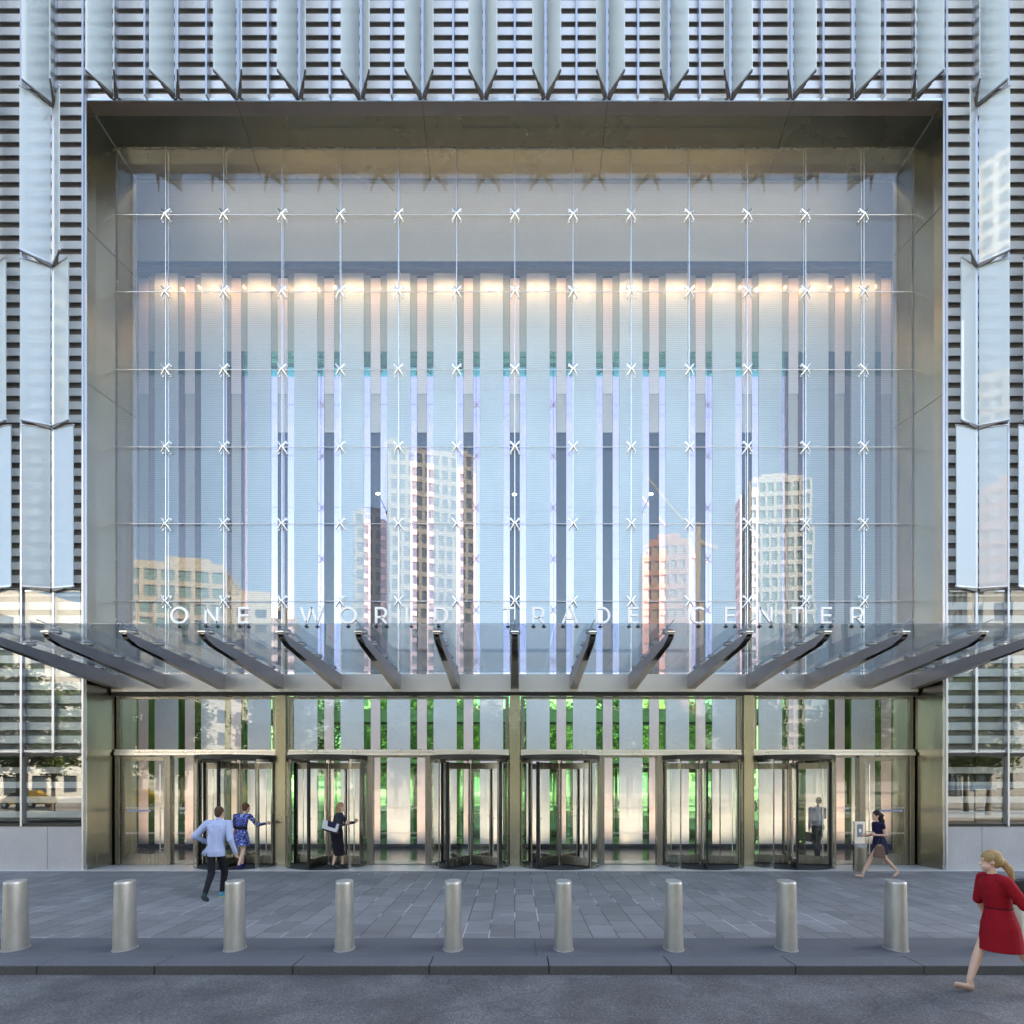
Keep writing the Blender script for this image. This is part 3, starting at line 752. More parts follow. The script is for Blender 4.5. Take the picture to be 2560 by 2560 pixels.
# revolving doors
RD = 1.06
def revolving(X, th, label):
    d = thing('revolving_door', label, 'revolving door', (X, YG, 0), 'six revolving doors under the canopy')
    c = (X, YG)
    P = lambda a, r: (c[0] + r * math.sin(R(a)), c[1] - r * math.cos(R(a)))
    H = 2.80
    for a0, a1 in ((47, 92), (-92, -47), (133, 180 - 92 + 0), (-133, -92)):
        pass
    for a0, a1 in ((46, 88), (-88, -46), (92, 134), (-134, -92)):
        n = 10; rg = []
        for i in range(n + 1):
            a = a0 + (a1 - a0) * i / n; p, q = P(a, RD), P(a, RD + .012)
            rg.append([(p[0], p[1], .03), (q[0], q[1], .03), (q[0], q[1], H), (p[0], p[1], H)])
        g = MB(); g.rings(rg, True, False); cg = g.build('curved_glass', M['glass_door'], d)
        g = MB(); e = P(a0 if abs(a0) in (46, 134) else a1, RD + .006)
        g.cyl((e[0], e[1], .01), (e[0], e[1], H), .018, n=10); g.build('edge_post', M['steel'], cg)
        rr = []
        for i in range(n + 1):
            a = a0 + (a1 - a0) * i / n; p, q = P(a, RD - .02), P(a, RD + .035)
            rr.append([(p[0], p[1], .008), (q[0], q[1], .008), (q[0], q[1], .035), (p[0], p[1], .035)])
        g = MB(); g.rings(rr, True, False)
        rr = [[(x_, y_, z_ + H - .01 if z_ < .02 else z_ + H + .03) for x_, y_, z_ in ring] for ring in rr]
        g.rings(rr, True, False); g.build('rail', M['steel'], cg)
    g = MB(); g.cyl((X, YG, 2.865), (X, YG, 2.98), 1.10, n=48); g.build('drum_ceiling', M['dark'], d)
    g = MB(); g.cyl((X, YG, .007), (X, YG, .014), 1.05, n=48); g.build('floor_mat', plain('ribbed_mat', (.05, .05, .052), .8, 0, .2, 200), d)
    g = MB(); g.cyl((X, YG, .015), (X, YG, 2.86), .020, n=12); g.cyl((X, YG, .015), (X, YG, .07), .07, n=12); g.cyl((X, YG, 2.78), (X, YG, 2.86), .09, n=12); g.build('shaft', M['bright'], d)
    for k in range(4):
        a = th + 90 * k
        dr = Vector((math.sin(R(a)), -math.cos(R(a)), 0)); nn = Vector((dr.y, -dr.x, 0)); O = Vector((X, YG, 0))
        def slab(g, r0, r1, t, z0, z1, off=0):
            p = [O + dr * r0 - nn * (t - off), O + dr * r1 - nn * (t - off), O + dr * r1 + nn * (t + off), O + dr * r0 + nn * (t + off)]
            g.hexa([(q.x, q.y, z0) for q in p] + [(q.x, q.y, z1) for q in p])
        g = MB(); slab(g, .04, .955, .018, .05, .27); slab(g, .04, .955, .018, 2.62, 2.78); slab(g, .04, .075, .018, .27, 2.62); slab(g, .925, .955, .018, .27, 2.62)
        wo = g.build('wing', M['steel'], d)
        g = MB(); slab(g, .075, .925, .005, .27, 2.62); wg = g.build('wing_glass', M['glass_door'], wo)
        g = MB(); slab(g, .955, 1.035, .022, .02, 2.80); slab(g, .04, .955, .010, .018, .05); g.build('brush_seal', M['black'], wo)
        g = MB(); q = O + dr * .80 + nn * .07
        g.cyl((q.x, q.y, .25), (q.x, q.y, 2.62), .014, n=8)
        for zz in (.30, 1.30, 2.58): g.cyl((q.x, q.y, zz), tuple(O + dr * .80 + Vector((0, 0, zz))), .008, n=6)
        g.build('push_bar', M['bright'], wo)
    return d
TH = [-5, -12, -33, -38, -9, -15]
LB = ['revolving door beside the left swing door, entered by the woman in the blue print dress',
      'revolving door right of the left column, entered by the woman in black with the white bag',
      'empty revolving door just left of the central column', 'empty revolving door just right of the central column',
      'empty revolving door just left of the right column', 'revolving door right of the right column, with a man seen through its glass']
for X, th, lb in zip(DRX, TH, LB): revolving(X, th, lb)

# ------------------------------------------------------------------ lobby behind the glass
lob = thing('lobby_feature_wall', 'striped lobby wall of pale frosted panels and mirror strips with green and lavender reflections painted in', 'feature wall', (0, YS, 0))
sx0 = 73.35
ZB = .134
for k in range(-9, 10):
    X = k * MOD; dim = abs(X) > 9.0
    if abs(k) <= 8:
        g = MB()
        g.box(X - .163, X + .163, YS + .02, YS + .06, 15.5, 19.45); g.box(X - .163, X + .163, YS + .02, YS + .06, ZB, 5.25)
        g.build('narrow_panel', M['narrow'] if abs(X) < 9.3 else M['narrow'], lob)
        if abs(k) <= 5:
            g = MB(); g.box(X - .163, X + .163, YS + .05, YS + .09, 14.2, 15.5); g.build('grey_panel', M['bulk'], lob)
            g = MB(); g.box(X - .163, X + .163, YS + .10, YS + .12, 5.25, 14.2); g.build('dark_opening', M['void'], lob)
        else:
            g = MB(); g.box(X - .163, X + .163, YS + .05, YS + .09, 5.25, 15.5); g.build('grey_panel', M['bulk'], lob)
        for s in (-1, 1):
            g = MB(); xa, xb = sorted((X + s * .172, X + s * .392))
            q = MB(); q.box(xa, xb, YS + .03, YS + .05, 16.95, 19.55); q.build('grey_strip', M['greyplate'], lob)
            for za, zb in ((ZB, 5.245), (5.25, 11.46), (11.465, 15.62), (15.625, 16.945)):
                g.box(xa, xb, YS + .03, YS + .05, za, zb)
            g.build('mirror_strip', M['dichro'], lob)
    if abs(k + .5) < 8:
        Xc = (k + .5) * MOD; dm = abs(Xc) > 9.2
        g = MB()
        for za, zb in ((ZB, 5.245), (5.25, 11.46), (11.465, 15.62), (15.625, 19.60)):
            g.box(Xc - .395, Xc + .395, YS, YS + .025, za, zb)
        g.build('wide_panel', M['panel'], lob)
g = MB(); g.box(-13.3, 13.3, YS - .01, YS + .12, .02, ZB - .004); g.box(-13.3, 13.3, YS + .13, YS + .18, 0, 19.6); g.build('wall_backing', M['void'], lob)
hall = thing('lobby_hall', 'lobby interior shell with grey perforated bulkhead and yellowish ceiling seen through the glass wall', 'lobby', (0, 18, 0))
g = MB(); g.box(-13.3, 13.3, 19.70, 19.76, 19.30, 21.9); g.build('bulkhead', M['bulk'], hall)
g = MB(); g.box(-13.3, 13.3, 19.64, 19.80, 19.16, 19.296); g.build('light_track', M['navy'], hall)
g = MB(); g.box(-13.4, 13.4, 17.06, 21.2, 21.905, 22.1); g.box(-13.4, 13.4, 19.8, 21.2, 19.75, 19.9); g.build('ceiling', M['ceil'], hall)
g = MB()
for s in (-1, 1):
    xa, xb = sorted((s * 13.3, s * 13.4)); g.box(xa, xb, 17.06, 21.0, 0, 21.9)
    xa, xb = sorted((s * 10.77, s * 13.3)); g.box(xa, xb, 17.06, 17.10, 0, 21.9)
build_each(g, 'side_wall', plain('bronze_side_wall', (.30, .27, .22), .35, .6, .1, 1), hall)
g = MB(); g.box(-11.0, 11.0, 17.06, 17.12, 19.42, 21.9); g.build('header', M['soffit'], hall)
# lamps of the lobby: downlights on the track, warm lights at the foot of the wall, added fill lamps overhead
def lamp(name, typ, loc, energy, col, rot=(0, 0, 0), **kw):
    l = bpy.data.lights.new(name, typ); l.energy = energy; l.color = col
    for k, v in kw.items(): setattr(l, k, v)
    o = bpy.data.objects.new(name, l); COL.objects.link(o); o.location = loc; o.rotation_euler = rot
    return o
WARM = (1.0, .56, .29)
for k in range(-8, 8):
    X = (k + .5) * MOD
    for dxx in (-.2, .2):
        g = MB(); g.cyl((X + dxx, 19.90, 19.675), (X + dxx, 19.90, 19.745), .045, n=10); o = g.build('downlight', M['navy'], hall)
        lamp('downlight_lamp', 'SPOT', (X + dxx, 19.82, 19.60), 6, WARM, (R(20), 0, 0), spot_size=R(124), spot_blend=.9, shadow_soft_size=0)
    lamp('downlight_lamp', 'SPOT', (X + MOD / 2, 19.86, 19.66), 4, WARM, (R(16), 0, 0), spot_size=R(118), spot_blend=.9, shadow_soft_size=0)
for k in range(-8, 8):
    lamp('uplight_lamp', 'SPOT', ((k + .5) * MOD, 19.35, .10), 24.0, (1.0, .70, .48), (R(180 - 24), 0, 0), spot_size=R(140), spot_blend=1.0, shadow_soft_size=0)
for k in range(-4, 5):  # added cool fill spots without fittings, to brighten the striped wall
    lamp('lobby_fill_spot', 'SPOT', (k * 2.55, 17.5, 20.9), 150 if abs(k) < 4 else 60, (.90, .95, 1.0), (R(15), 0, 0), spot_size=R(30), spot_blend=1.0, shadow_soft_size=0)
lamp('ceiling_fill', 'AREA', (0, 18.3, 21.85), 30, (1.0, .92, .75), (R(25), 0, 0), shape='RECTANGLE', size=22, size_y=.3)  # added fill strip, brightens ceiling and bulkhead, no real fitting
# added glowing discs standing for lamp reflections in the dark slots
for px, py in ((945, 1234), (1286, 1236), (1627, 1235)):
    s_ = 76.0; X = (px - 1287) / s_; Z = CAMZ + (1949 - py) / s_; Y = F / s_
    t_ = thing('reflected_lamp', {945: 'added glowing disc for a reflected lamp in the left dark slot of the lobby wall', 1286: 'added glowing disc for a reflected lamp in the middle dark slot of the lobby wall', 1627: 'added glowing disc for a reflected lamp in the right dark slot of the lobby wall'}[px], 'lamp', (X, Y, Z))
    g = MB(); g.cyl((X, Y, Z), (X, Y + .1, Z + .03), .07, .05, n=14); g.cyl((X, Y + .1, Z), (X, YS + .1, Z), .015, n=8); g.build('glow_mount', M['navy'], t_)
    g = MB(); g.ellipsoid((X, Y, Z), .075, .02, .045, 14, 8); g.build('lens', emit('reflected_lamp_glow', (1, .86, .7), 2.5), t_)

# ------------------------------------------------------------------ bollards
def bollard_mesh():
    g = MB(); n = 32; rg = []
    prof = [(0, .130), (.004, .130), (.45, .120), (.90, .1125), (.928, .112), (.937, .106), (.938, .09)]
    for z, r_ in prof:
        rg.append([(r_ * math.cos(2 * math.pi * i / n), r_ * 1.45 * math.sin(2 * math.pi * i / n), z) for i in range(n)])
    g.rings(rg, True, True); return g
bm0 = bollard_mesh().mesh('bollard', M['bollard'])
gr = MB(); gr.rings([[(r_ * math.cos(2 * math.pi * i / 32), r_ * 1.42 * math.sin(2 * math.pi * i / 32), z) for i in range(32)] for z, r_ in ((.001, .142), (.006, .142), (.007, .131))], False, False)
gr0 = gr.mesh('mortar_collar', plain('mortar', (.42, .42, .42), .8, 0, .3, 60))
BX = [-6.88, -5.372, -3.858, -2.347, -.85, .67, 2.19, 3.745, 5.25, 6.83]
BL = ['leftmost steel bollard, cut close to the left edge of the picture', 'steel bollard in front of the left end of the portal', 'steel bollard just right of the walking man in the pale blue shirt',
      'steel bollard in front of the revolving door with the woman in black', 'steel bollard in front and left of the central column', 'steel bollard in front and right of the central column',
      'steel bollard with a faint ring stain, in front of the right column of the entrance', 'steel bollard in front of the revolving door with a man behind it', 'steel bollard just left of the woman in red, below the woman in navy', 'rightmost steel bollard, mostly hidden behind the woman in red']
for i, X in enumerate(BX):
    o = bpy.data.objects.new('bollard', bm0); COL.objects.link(o); o.location = (X, 8.27, .0015)
    tag(o, BL[i], 'bollard', 'steel bollards along the kerb')
    c = bpy.data.objects.new('mortar_collar', gr0); COL.objects.link(c); c.parent = o

# ------------------------------------------------------------------ card reader post
rp = thing('card_reader_post', 'stainless steel card reader post in front of the right swing door', 'reader post', (8.80, 15.30, 0))
g = MB(); n = 24; rg = []
for i in range(n):
    pass
bot = [(8.80 + .175 * math.cos(2 * math.pi * i / n), 15.30 + .12 * math.sin(2 * math.pi * i / n), .007) for i in range(n)]
top = [(x_, y_, .70 + (y_ - 15.30) * .9) for x_, y_, z_ in bot]
g.rings([bot, top], True, True); g.build('pedestal', M['steel'], rp)
g = MB(); g.box(8.665, 8.935, 15.30, 15.40, .66, 1.255); bevel(g.build('face_plate', plain('pale_steel', (.78, .75, .70), .35, .8), rp), .01, 2)
g = MB(); g.box(8.735, 8.865, 15.285, 15.299, .87, 1.19); kp = g.build('keypad', plain('grey_keypad', (.20, .22, .25), .4), rp)
g = MB(); g.box(8.77, 8.825, 15.279, 15.284, .985, 1.075); g.build('label_plate', M['letter'], kp)

# ------------------------------------------------------------------ notice in the right side window
nb = thing('window_notice', 'pale notice band with dark lettering inside the right side window above the granite plinth', 'notice', (11.75, 15.62, 2.1))
g = MB(); g.box(11.16, 12.55, 15.62, 15.63, 2.06, 2.19); g.build('band', plain('pale_band', (.62, .66, .72), .6), nb)
text_obj('CONDÉ NAST', .115, (11.2, 15.617, 2.085), plain('dark_lettering', (.05, .05, .06), .5), nb, 'lettering', .0015, 'LEFT')
# ------------------------------------------------------------------ people
def union_mesh(parts, name, m, vox=.010, smooth=3, xf=Matrix.Identity(4)):
    """parts: ('c', a, b, ra, rb) tapered capsule | ('e', c, rx, ry, rz) ellipsoid | ('l', [rings]) closed loft -> one continuous surface"""
    g = MB()
    for p in parts:
        if p[0] == 'c':
            a, b_, ra, rb = Vector(p[1]), Vector(p[2]), p[3], p[4]
            g.cyl(a, b_, ra, rb, n=16); g.ellipsoid(a, ra, ra, ra, 14, 8); g.ellipsoid(b_, rb, rb, rb, 14, 8)
        elif p[0] == 'e': g.ellipsoid(p[1], p[2], p[3], p[4], 18, 12, rot=(p[5] if len(p) > 5 else None))
        elif p[0] == 'l':
            n = 24; rg = []
            for (cx, cy_, cz, rx, ry) in p[1]: rg.append([(cx + rx * math.cos(2 * math.pi * i / n), cy_ + ry * math.sin(2 * math.pi * i / n), cz) for i in range(n)])
            g.rings(rg, True, True)
        elif p[0] == 'b': g.box(*p[1])
    me = g.mesh(name, m); o = bpy.data.objects.new(name, me); COL.objects.link(o)
    r = o.modifiers.new('r', 'REMESH'); r.mode = 'VOXEL'; r.voxel_size = vox
    if smooth:
        s_ = o.modifiers.new('s', 'SMOOTH'); s_.factor = .5; s_.iterations = smooth
    bpy.context.view_layer.update()
    me2 = bpy.data.meshes.new_from_object(o.evaluated_get(bpy.context.evaluated_depsgraph_get()))
    bpy.data.objects.remove(o); bpy.data.meshes.remove(me)
    me2.transform(xf)
    for p in me2.polygons: p.use_smooth = True
    me2.materials.clear(); me2.materials.append(m) if not isinstance(m, list) else [me2.materials.append(q) for q in m]
    me2.name = name
    return me2
def cloth(name, col, var=.12, scale=30, rough=.85): return plain(name, col, rough, 0, var, scale, .25, 25, spec=.25)
SKIN = plain('skin', (.56, .34, .25), .5, 0, .06, 8)
SKIN2 = plain('skin_fair', (.66, .42, .32), .5, 0, .06, 8)
def head_parts(h, fwd, s=1.0):
    """h: head centre; fwd: unit facing vector (x,y,z)"""
    h = Vector(h); f = Vector(fwd).normalized(); r_ = f.cross(Vector((0, 0, 1))).normalized(); u = r_.cross(f)
    rot = Matrix((r_, f, u)).transposed()
    P = lambda x_, y_, z_: h + r_ * x_ * s + f * y_ * s + u * z_ * s
    pr = [('e', P(0, -.01, .02), .074 * s, .093 * s, .100 * s, rot), ('e', P(0, .025, -.055), .055 * s, .062 * s, .062 * s, rot),
          ('c', P(0, .083, .0), P(0, .100, -.028), .009 * s, .014 * s), ('e', P(0, .083, -.066), .024 * s, .012 * s, .009 * s, rot),
          ('e', P(0, .072, -.100), .022 * s, .018 * s, .018 * s, rot), ('e', P(-.074, -.004, -.008), .010 * s, .020 * s, .032 * s, rot), ('e', P(.074, -.004, -.008), .010 * s, .020 * s, .032 * s, rot),
          ('e', P(0, .074, .032), .050 * s, .014 * s, .012 * s, rot)]
    return pr, P, rot
def hand_parts(wr, tip, thumb, curl=.4, s=1.0):
    """wr wrist, tip direction target, thumb side vector; curled fingers"""
    wr = Vector(wr); d = (Vector(tip) - wr).normalized(); t = Vector(thumb); t = (t - d * t.dot(d)).normalized(); n = d.cross(t)
    pr = [('c', wr, wr + d * .075 * s, .026 * s, .030 * s), ('c', wr + d * .03 * s + t * .02 * s, wr + d * .08 * s + t * .028 * s, .016 * s, .014 * s), ('c', wr + d * .03 * s - t * .02 * s, wr + d * .08 * s - t * .028 * s, .016 * s, .014 * s)]
    for k, L in zip((-1.5, -.5, .5, 1.5), (.055, .072, .078, .068)):
        b_ = wr + d * .085 * s + t * k * .0195 * s; m1 = b_ + (d * math.cos(curl) + n * math.sin(curl)) * L * .5 * s; m2 = m1 + (d * math.cos(curl * 2.4) + n * math.sin(curl * 2.4)) * L * .5 * s
        pr += [('c', b_, m1, .0095 * s, .0088 * s), ('c', m1, m2, .0088 * s, .0078 * s)]
    b_ = wr + d * .025 * s + t * .028 * s; m1 = b_ + (d * .7 + t * .7 + n * .2).normalized() * .04 * s; m2 = m1 + (d + t * .1 + n * .4).normalized() * .03 * s
    pr += [('c', b_, m1, .012 * s, .0105 * s), ('c', m1, m2, .0105 * s, .009 * s)]
    return pr
def add_mesh(name, me, parent):
    o = bpy.data.objects.new(name, me); COL.objects.link(o); o.parent = parent; return o
def person(label, loc, J, parts_fn, heading=0, skin=None, scale=1.0):
    """J: joints in local metres (x right, y forward, z up)"""
    root = thing('person', label, 'person', loc)
    xf = Matrix.Rotation(heading, 4, 'Z') @ Matrix.Scale(scale, 4)
    for nm, parts, m, vox, sm in parts_fn(J):
        add_mesh(nm, union_mesh(parts, nm, m, vox, sm, xf), root)
    return root
def body(J, fwd_head, f=1.0, hands=None, sx=1.0):
    """skin body: head, neck, torso, limbs with taper"""
    P = {k: Vector(v) for k, v in J.items()}
    pr, hp, rot = head_parts(P['head'], fwd_head)
    pr += [('c', P['neck'] - Vector((0, 0, .03)), P['head'] - Vector((0, 0, .06)), .052 * f, .050 * f)]
    pr += [('c', P['chest'], P['neck'] - Vector((0, 0, .04)), .085 * f, .045 * f), ('c', P['chest'], P['pelvis'], .085 * f, .085 * f)]
    for s in 'LR':
        pr += [('c', P['neck'] + (P['sh' + s] - P['neck']) * .3 - Vector((0, 0, .035)), P['sh' + s] - Vector((0, 0, .01)), .035 * f, .045 * f), ('c', P['sh' + s], P['el' + s], .050 * f, .038 * f), ('c', P['el' + s], P['wr' + s], .038 * f, .025 * f)]
        pr += [('c', P['hip' + s], P['kn' + s], .082 * f, .053 * f), ('c', P['kn' + s], P['kn' + s] + (P['an' + s] - P['kn' + s]) * .35, .052 * f, .055 * f), ('c', P['kn' + s] + (P['an' + s] - P['kn' + s]) * .35, P['an' + s], .055 * f, .034 * f)]
        pr += [('c', P['an' + s], P['he' + s], .034 * f, .030 * f), ('c', P['he' + s], P['to' + s], .030 * f, .024 * f)]
        pr += hand_parts(P['wr' + s], P['ha' + s], P['th' + s] if 'th' + s in P else (0, 1, 0), .45 if s not in (hands or '') else .9)
    return pr, hp, rot

# man in pale blue shirt walking towards the doors (seen from behind)
J = dict(pelvis=(0, 0, .95), chest=(.01, .06, 1.33), neck=(.01, .10, 1.53), head=(.02, .13, 1.675), shL=(-.20, .07, 1.46), shR=(.21, .09, 1.46),
         elL=(-.40, -.02, 1.22), wrL=(-.26, .20, 1.08), haL=(-.16, .33, 1.06), thL=(0, 0, 1), elR=(.29, .0, 1.16), wrR=(.34, .10, .90), haR=(.35, .15, .78), thR=(0, 1, 0),
         hipL=(-.09, 0, .93), hipR=(.09, .01, .93), knL=(-.07, -.02, .50), anL=(-.04, -.33, .15), heL=(-.04, -.38, .10), toL=(-.02, -.27, .035),
         knR=(.09, .19, .50), anR=(.03, .19, .10), heR=(.03, .15, .04), toR=(.05, .33, .035))
def parts1(J):
    pr, hp, rot = body(J, (.25, 1, 0)); P = {k: Vector(v) for k, v in J.items()}
    out = [('body', pr, SKIN, .008, 4)]
    hair = [('e', hp(0, -.022, .035), .083, .098, .098, rot), ('e', hp(0, -.055, -.02), .070, .055, .07, rot)]
    out.append(('hair', hair, cloth('short_brown_hair', (.075, .045, .03), .3, 60), .008, 2))
    sh = [('l', [(0, .02, .83, .172, .135), (0, .01, .93, .175, .132), (.0, .03, 1.10, .160, .115), (.01, .05, 1.30, .188, .125), (.01, .07, 1.44, .205, .115), (.01, .09, 1.52, .09, .07)]),
          ('c', P['neck'] - Vector((0, .0, .05)), P['neck'] + Vector((0, 0, .005)), .075, .062)]
    for s in 'LR': sh += [('c', P['neck'] - Vector((0, 0, .055)), P['sh' + s], .062, .074), ('c', P['sh' + s], P['el' + s], .076, .063), ('c', P['el' + s], P['wr' + s], .058, .043)]
    sh += [('c', (-.15, .10, 1.02), (-.29, .06, .87), .05, .018), ('c', (-.15, .06, .94), (-.24, .03, .84), .04, .015)]
    sh += [('c', (-.12, -.06, 1.42), (.13, -.02, 1.05), .03, .02), ('c', (.13, -.03, 1.38), (.10, -.06, 1.0), .03, .025), ('c', (-.10, -.08, 1.2), (-.06, -.1, .9), .03, .03)]
    out.append(('shirt', sh, cloth('pale_blue_shirt', (.40, .46, .66), .08, 12), .009, 3))
    tr = [('l', [(0, .0, .86, .150, .110), (0, .01, .96, .150, .11), (0, .01, 1.02, .14, .10)])]
    for s in 'LR': tr += [('c', P['hip' + s] - Vector((0, 0, .03)), P['kn' + s], .084, .068), ('c', P['kn' + s], P['an' + s], .068, .046)]
    out.append(('trousers', tr, cloth('black_trousers', (.012, .012, .016)), .009, 3))
    for s in 'LR':
        a, b_, c_ = P['an' + s], P['he' + s], P['to' + s]
        out.append(('shoe', [('c', b_ + Vector((0, 0, .004)), c_ + Vector((0, 0, .002)), .042, .034), ('c', a, b_, .045, .042), ('c', b_ + (c_ - b_) * .5, c_, .044, .034)], cloth('blue_green_trainer', (.06, .22, .30) if s == 'R' else (.025, .045, .05), .5, 40), .007, 2))
        out.append(('shoe_sole', [('c', b_ - Vector((0, .0, .022)), c_ - Vector((0, 0, .014)), .036, .030)], plain('trainer_sole', (.42, .60, .20) if s == 'R' else (.03, .03, .03), .6), .007, 1))
    return out
person('man seen from behind in a pale blue shirt and black trousers, striding to the doors', (-5.86, 11.75, 0), J, parts1)

# woman in blue print dress pushing into the first revolving door
J = dict(pelvis=(-.03, .0, .93), chest=(-.03, .05, 1.27), neck=(.01, .08, 1.44), head=(.06, .12, 1.585), shL=(-.19, .04, 1.37), shR=(.17, .08, 1.36),
         elL=(-.24, .06, 1.12), wrL=(-.26, .24, 1.00), haL=(-.26, .33, .97), thL=(1, 0, 0), elR=(.34, .14, 1.12), wrR=(.52, .28, 1.16), haR=(.62, .33, 1.165), thR=(0, 0, 1),
         hipL=(-.10, 0, .90), hipR=(.05, .02, .90), knL=(-.07, .18, .50), anL=(-.08, .20, .12), heL=(-.08, .17, .07), toL=(-.07, .30, .035),
         knR=(.03, .02, .48), anR=(-.01, -.16, .13), heR=(-.01, -.19, .09), toR=(.04, -.04, .035))
def parts2(J):
    pr, hp, rot = body(J, (.5, 1, 0), .92, 'R'); P = {k: Vector(v) for k, v in J.items()}
    out = [('body', pr, SKIN2, .008, 4)]
    out.append(('hair', [('e', hp(0, -.024, .035), .085, .098, .095, rot), ('e', hp(0, -.06, -.01), .075, .06, .08, rot)], cloth('short_auburn_hair', (.13, .05, .028), .3, 60), .008, 2))
    dr = [('l', [(-.02, .03, .60, .215, .185), (-.03, .02, .72, .205, .165), (-.03, .01, .90, .175, .14), (-.03, .03, 1.06, .132, .105), (-.02, .04, 1.20, .150, .115), (-.01, .05, 1.34, .165, .105), (.0, .07, 1.42, .09, .07)])]
    for s in 'LR': dr += [('c', P['neck'] - Vector((0, 0, .06)), P['sh' + s], .055, .062), ('c', P['sh' + s], P['el' + s], .062, .050), ('c', P['el' + s], P['el' + s] + (P['wr' + s] - P['el' + s]) * .8, .048, .037)]
    m, t, p, o_ = mat('blue_print_fabric')
    tc = N(t, 'ShaderNodeTexCoord'); vo = N(t, 'ShaderNodeTexNoise', i_Scale=26.0, i_Detail=3.0); t.links.new(tc.outputs['Object'], vo.inputs['Vector'])
    r = ramp(t, [(0, (.01, .012, .03)), (.47, (.015, .018, .05)), (.5, (.05, .08, .38)), (.60, (.08, .13, .55)), (.64, (.5, .58, .8))]); t.links.new(vo.outputs[0], r.inputs[0]); t.links.new(r.outputs[0], p.inputs['Base Color']); p.inputs['Roughness'].default_value = .7
    out.append(('dress', dr, m, .009, 2))
    out.append(('sash', [('l', [(-.03, .025, .99, .146, .118), (-.03, .03, 1.05, .142, .113), (-.03, .035, 1.11, .142, .112)])], cloth('black_sash', (.01, .01, .015)), .009, 2))
    for s in 'LR':
        b_, c_ = P['he' + s], P['to' + s]
        out.append(('shoe', [('c', b_, c_ + (b_ - c_) * .25, .036, .036), ('c', c_ + (b_ - c_) * .25, c_, .038, .024), ('c', b_ - Vector((0, 0, .02)), (b_.x, b_.y - .015, .012), .014, .010)], cloth('navy_court_shoe', (.02, .02, .12)), .007, 1))
    return out
pw = person('woman with short auburn hair in a blue print dress, entering a revolving door', (-7.10, 15.62, .012), J, parts2)
hb = thing('handbag', 'tan leather handbag held by the woman in the blue print dress', 'handbag', (-7.300, 15.72, .82))
g = MB(); g.hexa([(-7.360, 15.62, .82), (-7.220, 15.62, .82), (-7.220, 15.90, .82), (-7.360, 15.90, .82), (-7.335, 15.64, 1.02), (-7.245, 15.64, 1.02), (-7.245, 15.88, 1.02), (-7.335, 15.88, 1.02)]); bevel(g.build('bag_body', cloth('tan_leather', (.42, .13, .03), .1, 10, .5), hb), .02, 2)
g = MB(); stroke(g, [(q[0] - 7.43, q[1]) for q in arcp(0, 1.0, .05, .09, 0, 180, 8)], .012, 15.80, 15.812); g.build('handle', M['dark'], hb)

# woman in black entering the second revolving door (faces right)
J = dict(pelvis=(-.02, 0, .95), chest=(.02, 0, 1.28), neck=(.05, .0, 1.46), head=(.09, .02, 1.60), shL=(.02, .17, 1.38), shR=(.03, -.17, 1.38),
         elL=(.20, .20, 1.17), wrL=(.40, .20, 1.19), haL=(.48, .20, 1.27), thL=(0, 0, 1), elR=(.10, -.25, 1.12), wrR=(.28, -.24, 1.18), haR=(.36, -.2, 1.25), thR=(0, 0, 1),
         hipL=(-.02, .09, .92), hipR=(-.02, -.09, .92), knL=(.10, .08, .50), anL=(.10, .07, .13), heL=(.06, .07, .10), toL=(.19, .07, .035),
         knR=(.00, -.08, .50), anR=(-.10, -.08, .13), heR=(-.13, -.08, .10), toR=(.02, -.08, .035))
def parts3(J):
    pr, hp, rot = body(J, (1, .1, 0), .92, 'LR'); P = {k: Vector(v) for k, v in J.items()}
    out = [('body', pr, SKIN2, .008, 4)]
    out.append(('hair', [('e', hp(0, -.022, .035), .085, .098, .097, rot), ('c', hp(0, -.065, .0), hp(.0, -.10, -.22), .075, .055), ('c', hp(.04, -.05, 0), hp(.04, -.06, -.2), .05, .035), ('c', hp(-.04, -.05, 0), hp(-.04, -.06, -.2), .05, .035), ('c', hp(0, -.10, -.2), hp(0, -.09, -.28), .05, .02)], cloth('long_blonde_hair', (.34, .22, .11), .35, 45, .6), .008, 2))
    dr = [('l', [(.03, 0, .34, .150, .15), (.02, 0, .50, .140, .155), (-.01, 0, .72, .155, .165), (-.03, 0, .92, .165, .165), (-.01, 0, 1.08, .120, .135), (.02, 0, 1.25, .130, .155), (.04, 0, 1.38, .10, .16), (.05, 0, 1.45, .07, .08)])]
    out.append(('dress', dr, cloth('black_dress', (.010, .008, .013)), .009, 2))
    jk = [('l', [(-.0, 0, 1.12, .135, .150), (.02, 0, 1.25, .142, .168), (.04, 0, 1.39, .11, .175), (.05, 0, 1.46, .07, .08)])]
    for s in 'LR': jk += [('c', P['sh' + s], P['el' + s], .060, .048), ('c', P['el' + s], P['el' + s] + (P['wr' + s] - P['el' + s]) * .85, .047, .036)]
    out.append(('cardigan', jk, cloth('dark_grey_cardigan', (.03, .032, .045)), .009, 2))
    for s in 'LR':
        b_, c_ = P['he' + s], P['to' + s]
        out.append(('shoe', [('c', b_, c_ + (b_ - c_) * .25, .032, .034), ('c', c_ + (b_ - c_) * .25, c_ + Vector((.03, 0, -.01)), .036, .018), ('c', b_ - Vector((0, 0, .02)), (b_.x - .012, b_.y, .010), .012, .007)], plain('black_patent', (.008, .008, .01), .25), .006, 1))
    return out
person('blonde woman in a black calf-length dress and heels, pushing a revolving door', (-4.62, 15.66, .012), J, parts3)
hb = thing('shoulder_bag', 'navy and white shoulder bag carried by the blonde woman in black', 'shoulder bag', (-4.72, 15.38, 1.0))
